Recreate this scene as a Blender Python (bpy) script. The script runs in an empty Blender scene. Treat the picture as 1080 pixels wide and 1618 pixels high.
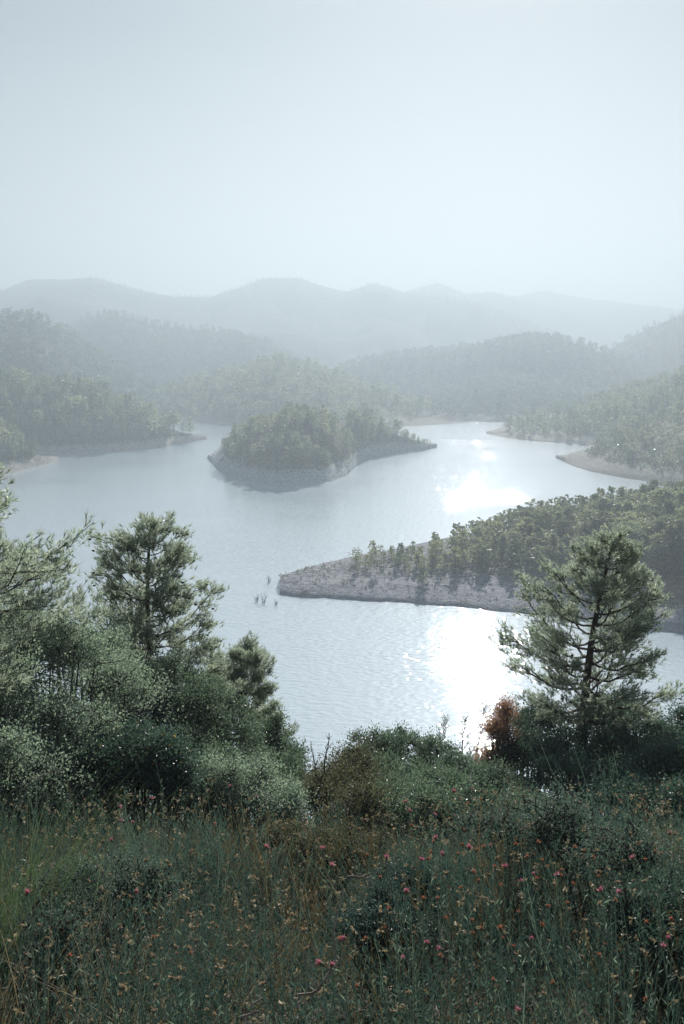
import bpy, math
import numpy as np
from mathutils import Vector, Matrix

sc = bpy.context.scene
COL = sc.collection
R = math.radians
rng = np.random.default_rng(7)

# ------------------------------------------------------------------ camera
H = 48.0
F = 1618 * 35.0 / 36.0
PITCH = R(9.5)
cd = bpy.data.cameras.new('camera'); cam = bpy.data.objects.new('camera', cd); COL.objects.link(cam)
cd.sensor_fit = 'VERTICAL'; cd.sensor_height = 36.0; cd.sensor_width = 24.0; cd.lens = 35.0
cd.clip_start = 0.1; cd.clip_end = 30000
cam.location = (0, 0, H); cam.rotation_euler = (math.pi / 2 - PITCH, 0, 0)
sc.camera = cam

# ------------------------------------------------------------------ sky, sun, exposure
SUN_EL, SUN_AZ = R(27.0), R(8.5)          # azimuth clockwise from +Y, the way the camera looks
world = bpy.data.worlds.new('World'); sc.world = world; world.use_nodes = True
wn = world.node_tree.nodes; wl = world.node_tree.links
wn.clear()
wo = wn.new('ShaderNodeOutputWorld'); bg = wn.new('ShaderNodeBackground'); sky = wn.new('ShaderNodeTexSky')
sky.sky_type = 'NISHITA'; sky.sun_disc = False
sky.sun_elevation = SUN_EL; sky.sun_rotation = SUN_AZ
sky.altitude = 300; sky.air_density = 1.0; sky.dust_density = 2.2; sky.ozone_density = 1.5
hs = wn.new('ShaderNodeHueSaturation'); hs.inputs['Saturation'].default_value = 0.55
mx = wn.new('ShaderNodeMix'); mx.data_type = 'RGBA'; mx.blend_type = 'MIX'; mx.inputs[0].default_value = 0.88
mx.inputs[7].default_value = (3.6, 4.6, 5.2, 1)     # thin high cloud veil over the whole sky
tcw = wn.new('ShaderNodeTexCoord'); sx = wn.new('ShaderNodeSeparateXYZ'); wl.new(tcw.outputs['Generated'], sx.inputs[0])
vr = wn.new('ShaderNodeValToRGB'); e_ = vr.color_ramp.elements
e_[0].position = 0.0; e_[0].color = (.80, .86, .905, 1); e_[1].position = .75; e_[1].color = (.17, .25, .33, 1)
x_ = e_.new(.28); x_.color = (.31, .40, .465, 1)
wl.new(sx.outputs[2], vr.inputs[0])
sc10 = wn.new('ShaderNodeVectorMath'); sc10.operation = 'SCALE'; sc10.inputs['Scale'].default_value = 10.0
wl.new(vr.outputs[0], sc10.inputs[0]); wl.new(sc10.outputs[0], mx.inputs[7])
wl.new(sky.outputs[0], hs.inputs['Color']); wl.new(hs.outputs[0], mx.inputs[6])
wl.new(mx.outputs[2], bg.inputs[0]); wl.new(bg.outputs[0], wo.inputs[0])
bg.inputs[1].default_value = 0.046
sd = bpy.data.lights.new('sun', 'SUN'); sun = bpy.data.objects.new('sun', sd); COL.objects.link(sun)
sd.energy = 5.0; sd.angle = R(0.7); sd.color = (1.0, 0.965, 0.92)
sdir = Vector((math.sin(SUN_AZ) * math.cos(SUN_EL), math.cos(SUN_AZ) * math.cos(SUN_EL), math.sin(SUN_EL)))
sun.rotation_euler = sdir.to_track_quat('Z', 'Y').to_euler(); sun.location = (60, 300, 230)
HAZE_DENS = 0.00110
HAZE_TOP = 202.0
vs = sc.view_settings; sc.display_settings.display_device = 'sRGB'
vs.view_transform = 'Standard'; vs.look = 'None'; vs.exposure = 0.84; vs.gamma = 1.0; vs.use_curve_mapping = False
sc.render.engine = 'CYCLES'
cy = sc.cycles
cy.max_bounces = 9; cy.diffuse_bounces = 5; cy.glossy_bounces = 2; cy.transmission_bounces = 3
cy.volume_bounces = 3; cy.transparent_max_bounces = 4; cy.caustics_reflective = False; cy.caustics_refractive = False
cy.sample_clamp_indirect = 4.0; cy.sample_clamp_direct = 0.0
cy.use_denoising = True
try:
    cy.denoiser = 'OPENIMAGEDENOISE'; cy.denoising_input_passes = 'RGB_ALBEDO_NORMAL'
except Exception:
    pass

# ------------------------------------------------------------------ helpers
def ray(px, row):
    x = (px - 540) / F; y = (809 - row) / F
    dx = x; dy = math.cos(PITCH) + y * math.sin(PITCH); dz = -math.sin(PITCH) + y * math.cos(PITCH)
    h = math.hypot(dx, dy)
    return math.atan2(dx, dy), dz / h            # azimuth, tangent of the elevation
def at(px, row, d):
    a, t = ray(px, row)
    return np.array([math.sin(a) * d, math.cos(a) * d, H + t * d])

class MB:
    def __init__(s): s.v = []; s.f = []; s.m = []; s.n = 0
    def add(s, v, f, mat=0):
        v = np.asarray(v, float).reshape(-1, 3); f = np.asarray(f, np.int64).reshape(-1, 3)
        s.v.append(v); s.f.append(f + s.n); s.m.append(np.full(len(f), mat, np.int32)); s.n += len(v)
    def arrays(s): return np.concatenate(s.v), np.concatenate(s.f), np.concatenate(s.m)
    def mesh(s, name, mats, smooth=False):
        v, f, m = s.arrays(); return make_mesh(name, v, f, mats, m, smooth)
    def build(s, name, mats, parent=None, smooth=False, loc=None):
        if not isinstance(mats, (list, tuple)): mats = [mats]
        return link(name, s.mesh(name, mats, smooth), parent, loc)
def make_mesh(name, v, f, mats, m=None, smooth=False):
    me = bpy.data.meshes.new(name)
    me.vertices.add(len(v)); me.vertices.foreach_set('co', np.ascontiguousarray(v, np.float32).ravel())
    me.loops.add(len(f) * 3); me.loops.foreach_set('vertex_index', np.ascontiguousarray(f, np.int32).ravel())
    me.polygons.add(len(f)); me.polygons.foreach_set('loop_start', np.arange(0, len(f) * 3, 3, dtype=np.int32))
    for mt in mats: me.materials.append(mt)
    if m is not None: me.polygons.foreach_set('material_index', m)
    me.update(calc_edges=True)
    me.polygons.foreach_set('use_smooth', np.full(len(f), bool(smooth)))
    return me
def link(name, data, parent=None, loc=None):
    o = bpy.data.objects.new(name, data); COL.objects.link(o)
    if parent is not None: o.parent = parent
    if loc is not None: o.location = loc
    return o
def thing(name, label, cat, loc=(0, 0, 0), group=None):
    o = bpy.data.objects.new(name, None); COL.objects.link(o); o.location = loc; o.empty_display_size = 0.3
    o['label'] = label; o['category'] = cat
    if group: o['group'] = group
    return o
def kind(o, k, label=None, cat=None):
    o['kind'] = k
    if label: o['label'] = label
    if cat: o['category'] = cat
    return o

def unit(a):
    a = np.asarray(a, float); return a / (np.linalg.norm(a, axis=-1, keepdims=True) + 1e-9)
def tube(mb, pts, rad, n=5, mat=0):
    pts = np.asarray(pts, float); rad = np.asarray(rad, float)
    t = unit(np.gradient(pts, axis=0))
    up = np.array([0.31, 0.95, 0.05]) if abs(t[0][2]) > .8 else np.array([0.05, 0.1, 1.0])
    a = unit(np.cross(t, up)); b = np.cross(t, a)
    ang = np.arange(n) * 2 * math.pi / n
    ring = pts[:, None, :] + rad[:, None, None] * (np.cos(ang)[None, :, None] * a[:, None, :] + np.sin(ang)[None, :, None] * b[:, None, :])
    v = ring.reshape(-1, 3); f = []
    for i in range(len(pts) - 1):
        for j in range(n):
            p = i * n + j; q = i * n + (j + 1) % n
            f.append((p, q, q + n)); f.append((p, q + n, p + n))
    mb.add(v, f, mat)
def leaves(mb, pos, size, r, mat=0, aspect=.5, outward=None, droop=0.0, fold=.25):
    """one folded leaf (2 triangles) at each position"""
    n = len(pos)
    d = r.normal(size=(n, 3))
    if outward is not None: d = unit(d) * .8 + outward
    d[:, 2] -= droop
    d = unit(d); w = unit(np.cross(d, r.normal(size=(n, 3))))
    nr = np.cross(d, w)
    L = (size * r.uniform(.6, 1.25, n))[:, None]
    tip = pos + d * L; mid = pos + d * L * .45
    a = mid + w * L * aspect * .5 + nr * L * fold * .5; b = mid - w * L * aspect * .5 + nr * L * fold * .5
    v = np.stack([pos, a, tip, b], 1).reshape(-1, 3)
    i = np.arange(n)[:, None] * 4
    f = np.concatenate([i + [0, 1, 2], i + [0, 2, 3]], 0)
    mb.add(v, f, mat)
def needles(mb, pos, dirs, r, k=12, length=.1, width=.004, spread=.9, mat=0):
    """tuft of k thin needle triangles round each direction"""
    n = len(pos)
    P = np.repeat(pos, k, 0); D = np.repeat(unit(dirs), k, 0)
    d = unit(D + r.normal(size=(n * k, 3)) * spread * .6)
    w = unit(np.cross(d, r.normal(size=(n * k, 3)))) * width * .5
    base = P + D * (r.uniform(-.5, .3, n * k) * length)[:, None]
    L = (length * r.uniform(.7, 1.15, n * k))[:, None]
    v = np.stack([base - w, base + w, base + d * L], 1).reshape(-1, 3)
    mb.add(v, np.arange(n * k * 3).reshape(-1, 3), mat)

# value noise
_P = rng.random((256, 256))
def vnoise(x, y):
    xi = np.floor(x).astype(int); yi = np.floor(y).astype(int); fx = x - xi; fy = y - yi
    fx = fx * fx * (3 - 2 * fx); fy = fy * fy * (3 - 2 * fy)
    g = lambda a, b: _P[a & 255, b & 255]
    return (g(xi, yi) * (1 - fx) + g(xi + 1, yi) * fx) * (1 - fy) + (g(xi, yi + 1) * (1 - fx) + g(xi + 1, yi + 1) * fx) * fy
def fbm(x, y, o=4):
    s = 0; a = .5
    for i in range(o): s = s + a * (vnoise(x * 2 ** i + 17.3 * i, y * 2 ** i + 9.1 * i) - .5) * 2; a *= .5
    return s

# ------------------------------------------------------------------ materials
def mat(name):
    m = bpy.data.materials.new(name); m.use_nodes = True; nt = m.node_tree; nt.nodes.clear()
    return m, nt, nt.nodes.new('ShaderNodeOutputMaterial')
def leaf_mat(name, c1, c2, transl=.35, rough=.55, tcol=None, objvar=0.0, attr=None, spec=.35):
    m, nt, out = mat(name); N = nt.nodes; L = nt.links
    geo = N.new('ShaderNodeNewGeometry'); ramp = N.new('ShaderNodeMix'); ramp.data_type = 'RGBA'
    ramp.inputs[6].default_value = (*c1, 1); ramp.inputs[7].default_value = (*c2, 1)
    L.new(geo.outputs['Random Per Island'], ramp.inputs[0])
    if attr:
        at_ = N.new('ShaderNodeAttribute'); at_.attribute_name = attr
        ma = N.new('ShaderNodeMath'); ma.operation = 'MULTIPLY'; ma.inputs[1].default_value = .3; L.new(geo.outputs['Random Per Island'], ma.inputs[0])
        mb_ = N.new('ShaderNodeMath'); mb_.operation = 'MULTIPLY_ADD'; mb_.inputs[1].default_value = .8; L.new(at_.outputs['Fac'], mb_.inputs[0]); L.new(ma.outputs[0], mb_.inputs[2]); L.new(mb_.outputs[0], ramp.inputs[0])
    col = ramp.outputs[2]
    if objvar:
        oi = N.new('ShaderNodeObjectInfo'); mr = N.new('ShaderNodeMapRange')
        mr.inputs[3].default_value = 1 - objvar; mr.inputs[4].default_value = 1 + objvar
        L.new(oi.outputs['Random'], mr.inputs[0])
        h = N.new('ShaderNodeHueSaturation'); L.new(mr.outputs[0], h.inputs['Value']); L.new(col, h.inputs['Color']); col = h.outputs[0]
    p = N.new('ShaderNodeBsdfPrincipled'); p.inputs['Roughness'].default_value = rough; L.new(col, p.inputs['Base Color'])
    p.inputs['Specular IOR Level'].default_value = spec
    t = N.new('ShaderNodeBsdfTranslucent')
    g = N.new('ShaderNodeMix'); g.data_type = 'RGBA'; g.blend_type = 'MULTIPLY'; g.inputs[0].default_value = 1
    g.inputs[7].default_value = (*(tcol or (1.1, 1.2, .9)), 1); L.new(col, g.inputs[6]); L.new(g.outputs[2], t.inputs[0])
    s = N.new('ShaderNodeMixShader'); s.inputs[0].default_value = transl
    L.new(p.outputs[0], s.inputs[1]); L.new(t.outputs[0], s.inputs[2]); L.new(s.outputs[0], out.inputs[0])
    return m
def noise_mat(name, c1, c2, scale, rough=.9, bump=0.0, bdist=.1, detail=6, c3=None):
    m, nt, out = mat(name); N = nt.nodes; L = nt.links
    tc = N.new('ShaderNodeTexCoord'); no = N.new('ShaderNodeTexNoise'); no.inputs['Scale'].default_value = scale; no.inputs['Detail'].default_value = detail
    L.new(tc.outputs['Object'], no.inputs['Vector'])
    r = N.new('ShaderNodeValToRGB'); e = r.color_ramp.elements
    e[0].position = .35; e[0].color = (*c1, 1); e[1].position = .65; e[1].color = (*c2, 1)
    if c3: x = e.new(.5); x.color = (*c3, 1)
    L.new(no.outputs[0], r.inputs[0])
    p = N.new('ShaderNodeBsdfPrincipled'); p.inputs['Roughness'].default_value = rough; L.new(r.outputs[0], p.inputs['Base Color'])
    p.inputs['Specular IOR Level'].default_value = .2
    if bump:
        b = N.new('ShaderNodeBump'); b.inputs['Strength'].default_value = bump; b.inputs['Distance'].default_value = bdist
        L.new(no.outputs[0], b.inputs['Height']); L.new(b.outputs[0], p.inputs['Normal'])
    L.new(p.outputs[0], out.inputs[0]); return m
def hill_mat(name, g1, g2, bare1, bare2, band=3.2, patch=None):
    """scrub-covered slope with the bare drawdown band of the reservoir above the waterline"""
    m, nt, out = mat(name); N = nt.nodes; L = nt.links
    geo = N.new('ShaderNodeNewGeometry'); sep = N.new('ShaderNodeSeparateXYZ'); L.new(geo.outputs['Position'], sep.inputs[0])
    def noise(sc_, det=5):
        n = N.new('ShaderNodeTexNoise'); n.inputs['Scale'].default_value = sc_; n.inputs['Detail'].default_value = det
        L.new(geo.outputs['Position'], n.inputs['Vector']); return n
    def ramp(src, a, b, c1, c2):
        r = N.new('ShaderNodeValToRGB'); e = r.color_ramp.elements; e[0].position = a; e[1].position = b
        e[0].color = (*c1, 1); e[1].color = (*c2, 1); L.new(src, r.inputs[0]); return r.outputs[0]
    n1 = noise(.12); n2 = noise(.9); n3 = noise(3.0)
    gcol = ramp(n1.outputs[0], .4, .62, g1, g2)
    if patch:
        k = ramp(n2.outputs[0], .52, .6, (0, 0, 0), (1, 1, 1)); mm = N.new('ShaderNodeMix'); mm.data_type = 'RGBA'
        L.new(k, mm.inputs[0]); L.new(gcol, mm.inputs[6]); mm.inputs[7].default_value = (*patch, 1); gcol = mm.outputs[2]
    # horizontal strand lines left by falling water
    wv = N.new('ShaderNodeMath'); wv.operation = 'MULTIPLY'; wv.inputs[1].default_value = 2.3; L.new(sep.outputs[2], wv.inputs[0])
    ad = N.new('ShaderNodeMath'); ad.operation = 'MULTIPLY_ADD'; ad.inputs[1].default_value = 3.0; L.new(n1.outputs[0], ad.inputs[0]); L.new(wv.outputs[0], ad.inputs[2])
    cmb = N.new('ShaderNodeCombineXYZ'); L.new(ad.outputs[0], cmb.inputs[2])
    nz = N.new('ShaderNodeTexNoise'); nz.inputs['Scale'].default_value = 1.6; nz.inputs['Detail'].default_value = 4; L.new(cmb.outputs[0], nz.inputs['Vector'])
    av = N.new('ShaderNodeMath'); av.operation = 'ADD'; L.new(nz.outputs[0], av.inputs[0]); L.new(n2.outputs[0], av.inputs[1])
    hv = N.new('ShaderNodeMath'); hv.operation = 'MULTIPLY'; hv.inputs[1].default_value = .5; L.new(av.outputs[0], hv.inputs[0])
    bcol = ramp(hv.outputs[0], .42, .6, bare1, bare2)
    zz = N.new('ShaderNodeMath'); zz.operation = 'MULTIPLY_ADD'; zz.inputs[1].default_value = -4.0; L.new(n2.outputs[0], zz.inputs[0]); L.new(sep.outputs[2], zz.inputs[2])
    mr = N.new('ShaderNodeMapRange'); mr.inputs[1].default_value = band - 2.6; mr.inputs[2].default_value = band - 1.4; L.new(zz.outputs[0], mr.inputs[0])
    fm = N.new('ShaderNodeMix'); fm.data_type = 'RGBA'; L.new(mr.outputs[0], fm.inputs[0]); L.new(bcol, fm.inputs[6]); L.new(gcol, fm.inputs[7])
    p = N.new('ShaderNodeBsdfPrincipled'); p.inputs['Roughness'].default_value = .95; p.inputs['Specular IOR Level'].default_value = .15
    L.new(fm.outputs[2], p.inputs['Base Color'])
    bn = N.new('ShaderNodeMath'); bn.operation = 'ADD'; L.new(hv.outputs[0], bn.inputs[0]); L.new(n3.outputs[0], bn.inputs[1])
    b = N.new('ShaderNodeBump'); b.inputs['Strength'].default_value = .9; b.inputs['Distance'].default_value = .8
    L.new(bn.outputs[0], b.inputs['Height']); L.new(b.outputs[0], p.inputs['Normal'])
    L.new(p.outputs[0], out.inputs[0]); return m

M = {}
M['hill'] = hill_mat('scrub_slope', (.035, .05, .032), (.075, .085, .05), (.30, .28, .26), (.56, .49, .42), 3.4, (.11, .105, .07))
M['rocky'] = hill_mat('rocky_slope', (.04, .05, .035), (.09, .09, .06), (.20, .20, .22), (.42, .38, .37), 3.2, (.15, .11, .07))
M['island'] = hill_mat('island_slope', (.06, .075, .05), (.13, .12, .075), (.34, .36, .40), (.62, .60, .58), 4.6, (.24, .17, .11))
M['terrace'] = hill_mat('terraced_slope', (.10, .115, .07), (.21, .20, .13), (.24, .23, .22), (.44, .40, .36), 4.0, (.30, .26, .18))
M['spit'] = hill_mat('spit_slope', (.07, .085, .06), (.15, .13, .085), (.20, .215, .26), (.41, .39, .42), 2.6, (.24, .16, .10))
M['far'] = hill_mat('far_slope', (.035, .05, .04), (.07, .085, .06), (.2, .18, .16), (.3, .27, .24), 3.4)
M['soil'] = noise_mat('slope_soil', (.035, .032, .024), (.085, .068, .045), 1.3, bump=.6, bdist=.08, c3=(.05, .05, .03))
M['pine'] = leaf_mat('pine_needles', (.07, .105, .08), (.34, .33, .21), .5, .5, objvar=.5)
M['pine_far'] = leaf_mat('forest_needles', (.055, .085, .065), (.31, .30, .19), .5, .5, attr='tint')
M['pine_hazy'] = leaf_mat('far_forest_needles', (.07, .10, .09), (.15, .175, .14), .45, .6, attr='tint')
M['pine_near'] = leaf_mat('near_pine_needles', (.18, .225, .2), (.46, .49, .41), .66, .4, (1.05, 1.12, .95), spec=.7)
M['shrub_pale'] = leaf_mat('pale_shrub_leaves', (.15, .20, .18), (.34, .395, .345), .5, .6, spec=.25)
M['shrub'] = leaf_mat('shrub_leaves', (.06, .10, .085), (.19, .24, .185), .45, .34)
M['shrub_dark'] = leaf_mat('dark_shrub_leaves', (.035, .07, .062), (.10, .145, .125), .4, .4)
M['shrub_rust'] = leaf_mat('rusty_leaves', (.22, .14, .10), (.42, .28, .19), .45, .6, (1.2, 1, .8))
M['shrub_olive'] = leaf_mat('olive_brown_leaves', (.06, .068, .045), (.15, .14, .09), .4, .5)
M['yellow'] = leaf_mat('yellow_leaves', (.35, .2, .04), (.5, .3, .06), .35, .5)
M['orange'] = leaf_mat('orange_leaves', (.45, .16, .04), (.6, .24, .06), .35, .5)
M['sage'] = leaf_mat('grey_sage', (.055, .088, .083), (.155, .205, .18), .4, .5)
M['herb'] = leaf_mat('herb_green', (.018, .042, .046), (.075, .12, .118), .45, .45)
M['herb2'] = leaf_mat('dry_herb', (.08, .06, .04), (.20, .14, .085), .3, .6)
M['stalk'] = leaf_mat('pale_stalk', (.14, .20, .18), (.30, .36, .30), .3, .5)
M['straw'] = leaf_mat('straw', (.22, .17, .10), (.42, .34, .22), .3, .6, (1, 1, .9))
M['broom'] = leaf_mat('broom_green', (.08, .12, .06), (.16, .21, .11), .3, .45)
M['bark'] = noise_mat('bark', (.035, .028, .024), (.10, .075, .06), 6, bump=.7, bdist=.02)
M['bark_light'] = noise_mat('pale_dead_wood', (.16, .13, .11), (.34, .29, .25), 9, bump=.5, bdist=.01)
M['cone'] = noise_mat('pine_cone', (.03, .02, .015), (.08, .05, .035), 30)
M['pink'] = leaf_mat('pink_petals', (.42, .14, .18), (.64, .32, .36), .35, .6, (1.1, .9, 1))
M['rustflower'] = leaf_mat('rust_petals', (.34, .14, .08), (.52, .26, .16), .35, .6, (1.1, .9, .8))
M['tan'] = leaf_mat('tan_seed_head', (.30, .20, .12), (.52, .38, .25), .3, .7, (1.05, 1, .9))
M['calyx'] = leaf_mat('green_calyx', (.10, .11, .07), (.17, .16, .10), .2, .6)
M['rock'] = noise_mat('grey_rock', (.12, .12, .12), (.30, .29, .28), 2.5, bump=.8, bdist=.08)
M['tower'] = noise_mat('tower_concrete', (.25, .25, .25), (.35, .35, .34), 1.0)

# water
m, nt, out = mat('lake_water'); N = nt.nodes; L = nt.links
geo = N.new('ShaderNodeNewGeometry')
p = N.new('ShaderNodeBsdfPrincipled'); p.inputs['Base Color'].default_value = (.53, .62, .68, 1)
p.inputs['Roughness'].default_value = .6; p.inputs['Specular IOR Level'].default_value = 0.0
mp = N.new('ShaderNodeMapping'); mp.inputs['Rotation'].default_value = (0, 0, R(18)); mp.inputs['Scale'].default_value = (.55, 1, 1); L.new(geo.outputs['Position'], mp.inputs[0])
def wnoise(s, d): 
    n = N.new('ShaderNodeTexNoise'); n.inputs['Scale'].default_value = s; n.inputs['Detail'].default_value = d; L.new(mp.outputs[0], n.inputs[0]); return n
a1 = wnoise(1.35, 1.0); a2 = wnoise(.018, 3)
gust = N.new('ShaderNodeMapRange'); gust.inputs[1].default_value = .35; gust.inputs[2].default_value = .65; gust.inputs[3].default_value = .35; gust.inputs[4].default_value = 1.0
L.new(a2.outputs[0], gust.inputs[0])
b1 = N.new('ShaderNodeBump'); b1.inputs['Distance'].default_value = .19; L.new(gust.outputs[0], b1.inputs['Strength']); L.new(a1.outputs[0], b1.inputs['Height'])
L.new(b1.outputs[0], p.inputs['Normal'])
gl = N.new('ShaderNodeBsdfGlossy'); gl.inputs['Roughness'].default_value = .17; gl.inputs['Color'].default_value = (.88, .93, 1, 1); L.new(b1.outputs[0], gl.inputs['Normal'])
rg = N.new('ShaderNodeMapRange'); rg.inputs[1].default_value = .35; rg.inputs[2].default_value = .65; rg.inputs[3].default_value = .32; rg.inputs[4].default_value = .44; L.new(a2.outputs[0], rg.inputs[0]); L.new(rg.outputs[0], gl.inputs['Roughness'])
fr = N.new('ShaderNodeFresnel'); fr.inputs['IOR'].default_value = 1.33
pw_ = N.new('ShaderNodeMath'); pw_.operation = 'MULTIPLY'; pw_.inputs[1].default_value = .09; L.new(fr.outputs[0], pw_.inputs[0])
ms = N.new('ShaderNodeMixShader'); L.new(pw_.outputs[0], ms.inputs[0]); L.new(p.outputs[0], ms.inputs[1]); L.new(gl.outputs[0], ms.inputs[2])
g2 = N.new('ShaderNodeBsdfGlossy'); g2.inputs['Roughness'].default_value = .02; L.new(b1.outputs[0], g2.inputs['Normal'])
f2_ = N.new('ShaderNodeMath'); f2_.operation = 'POWER'; f2_.inputs[1].default_value = .62; L.new(fr.outputs[0], f2_.inputs[0])
m2_ = N.new('ShaderNodeMixShader'); L.new(f2_.outputs[0], m2_.inputs[0]); L.new(ms.outputs[0], m2_.inputs[1]); L.new(g2.outputs[0], m2_.inputs[2])
L.new(m2_.outputs[0], out.inputs[0])
M['water'] = m

# ------------------------------------------------------------------ ground, lake, haze
def grid_mesh(name, X, Y, Z, mt):
    n, k = X.shape
    v = np.stack([X, Y, Z], -1).reshape(-1, 3)
    i = np.arange(n - 1)[:, None] * k + np.arange(k - 1)[None, :]; i = i.ravel()[:, None]
    f = np.concatenate([i + [0, 1, k + 1], i + [0, k + 1, k]], 0)
    # keep normals up
    a, b, c = v[f[0][0]], v[f[0][1]], v[f[0][2]]
    if np.cross(b - a, c - a)[2] < 0: f = f[:, ::-1]
    o = link(name, make_mesh(name, v, f, [mt], None, True)); o['kind'] = 'structure'; return o

mb = MB(); S = 5200
mb.add([(-S, -1000, 0), (S, -1000, 0), (S, S, 0), (-S, S, 0)], [(0, 1, 2), (0, 2, 3)])
kind(mb.build('lake_water', M['water']), 'structure')

# valley floor: lake bed near, dry land between and beyond the hills
az = np.linspace(-math.pi, math.pi, 181); rr = np.concatenate([np.linspace(1, 1000, 40), np.linspace(1100, 5100, 24)])
A, RR = np.meshgrid(az, rr, indexing='ij'); X = np.sin(A) * RR; Y = np.cos(A) * RR
keep = np.clip((RR - 820) / 180, 0, 1)
Z = -6 + keep * (20 + 10 * fbm(X / 300, Y / 300))
Y2 = np.clip(Y, -900, None)
grid_mesh('valley_ground', X, Y2, Z, M['far'])

def near_z(x, y):
    """height of the hillside the photograph was taken from"""
    x = np.asarray(x, float); y = np.asarray(y, float)
    s = np.where(y < 5.5, .30 * y, .30 * 5.5 + .50 * (y - 5.5))
    z = 46.25 - s + .10 * fbm(x / .9 + 5, y / .9) + .5 * fbm(x / 9 + 3, y / 9 + 2) * np.clip(y / 12, 0, 1)
    z = z + .15 * np.exp(-((x - 1.5) / 1.3) ** 2 - ((y - 5.0) / 2.2) ** 2)       # flowery mound
    z = z - .35 * np.exp(-((x - .0) / .5) ** 2 - ((y - 5.6) / 1.5) ** 2)        # brown hollow
    return np.maximum(z, -5)
xs = np.sinh(np.linspace(-5.4, 5.4, 221)) * 1.1; ys = np.concatenate([np.linspace(-30, 0, 16)[:-1], np.linspace(0, 12, 90), np.linspace(12.5, 112, 110)])
X, Y = np.meshgrid(xs, ys, indexing='ij')
hillside = grid_mesh('near_hillside', X, Y, near_z(X, Y), M['soil'])

# ------------------------------------------------------------------ landmasses
lands = {}
def smooth(a, k):
    if k < 2: return a
    ker = np.hanning(k + 2)[1:-1]; ker /= ker.sum(); pad = np.pad(a, k, mode='edge'); return np.convolve(pad, ker, 'same')[k:-k]
def land(name, key, shore, crest, back, mt, na=220, nr=90, spur=.18, spurlen=60., pw=.85, rough=.6, tree=6.0, sm=9):
    """shore: (px,row) on the water or (px,None,dist); crest: (px,row,dist) of the TREE tops; back: (px,dist)"""
    na = int(na * .85); nr = int(nr * .85)
    def sh(e):
        if len(e) == 3: return ray(e[0], 600)[0], e[2]
        a, t = ray(*e); return a, -H / t
    s = np.array([sh(e) for e in shore]); c = np.array([(ray(p_, r_)[0], d_, H + ray(p_, r_)[1] * d_) for p_, r_, d_ in crest])
    c[:, 2] = np.maximum(c[:, 2] - tree, c[:, 2] * .5)
    b = np.array([(ray(p_, 600)[0], d_) for p_, d_ in back])
    a0 = min(s[:, 0].min(), c[:, 0].min()); a1 = max(s[:, 0].max(), c[:, 0].max())
    az = np.linspace(a0, a1, na)
    rs = smooth(np.interp(az, s[:, 0], s[:, 1]), sm); rc = smooth(np.interp(az, c[:, 0], c[:, 1]), sm)
    zc = smooth(np.interp(az, c[:, 0], c[:, 2]), max(3, sm // 2)); rb = smooth(np.interp(az, b[:, 0], b[:, 1]), sm)
    rs = rs + fbm(az * 60, az * 0, 3) * rs * .006
    rc = np.maximum(rc, rs + 3); rb = np.maximum(rb, rc + 3)
    seed = (sum(map(ord, key)) * 13) % 97
    def zfun(a, r):
        RS = np.interp(a, az, rs); RC = np.interp(a, az, rc); RB = np.interp(a, az, rb); ZC = np.interp(a, az, zc)
        t = np.where(r < RC, (r - RS) / (RC - RS), (RB - r) / (RB - RC))
        tc = np.clip(t, 0, 1)
        x = np.sin(a) * r; y = np.cos(a) * r
        prof = np.sin(tc * math.pi / 2) ** pw * .75 + .25 * tc
        amp = spur * np.maximum(ZC, 3)
        z = np.maximum(ZC, .3) * prof + amp * 1.6 * fbm(x / spurlen + seed, y / spurlen, 4) * np.sin(tc * math.pi) + rough * fbm(x / 6 + seed, y / 6, 3) * np.clip(tc * 4, 0, 1)
        under = np.minimum(t, 0) * np.where(r < RC, RC - RS, RB - RC) * .35
        return np.where(t < 0, np.maximum(under, -5.5), np.maximum(z, .02 + .9 * tc))
    nf = int(nr * .62)
    rows = []
    tt = np.concatenate([np.linspace(-.06, 1, nf), 1 + np.linspace(0, 1.08, nr - nf)[1:]])
    RRm = np.where(tt[None, :] <= 1, rs[:, None] + (rc - rs)[:, None] * tt[None, :], rc[:, None] + (rb - rc)[:, None] * (tt[None, :] - 1))
    pre = np.maximum(rs - 14, 5)[:, None]; post = (rb + 14)[:, None]
    RRm = np.concatenate([pre, RRm, post], 1); Am = np.repeat(az[:, None], RRm.shape[1], 1)
    Z = zfun(Am, RRm)
    o = grid_mesh(name, np.sin(Am) * RRm, np.cos(Am) * RRm, Z, mt)
    lands[key] = dict(az=az, rs=rs, rc=rc, rb=rb, zc=zc, z=zfun)
    return o

# peninsula in the middle right
land('peninsula_ground', 'pen',
     [(442, 938), (470, 943), (520, 946), (600, 950), (700, 957), (770, 964), (850, 972), (960, 986), (1080, 1001), (1300, 1040), (1700, 1100)],
     [(442, 912, 197), (480, 903, 200), (555, 893, 204), (620, 893, 205), (700, 884, 210), (770, 873, 217), (850, 858, 226), (960, 844, 234), (1080, 825, 241), (1300, 800, 250), (1700, 790, 250)],
     [(442, 202), (480, 210), (555, 222), (640, 234), (770, 258), (960, 285), (1080, 295), (1700, 295)],
     M['spit'], na=330, nr=100, spur=.05, spurlen=18, rough=.30, tree=0, pw=.42)
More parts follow.
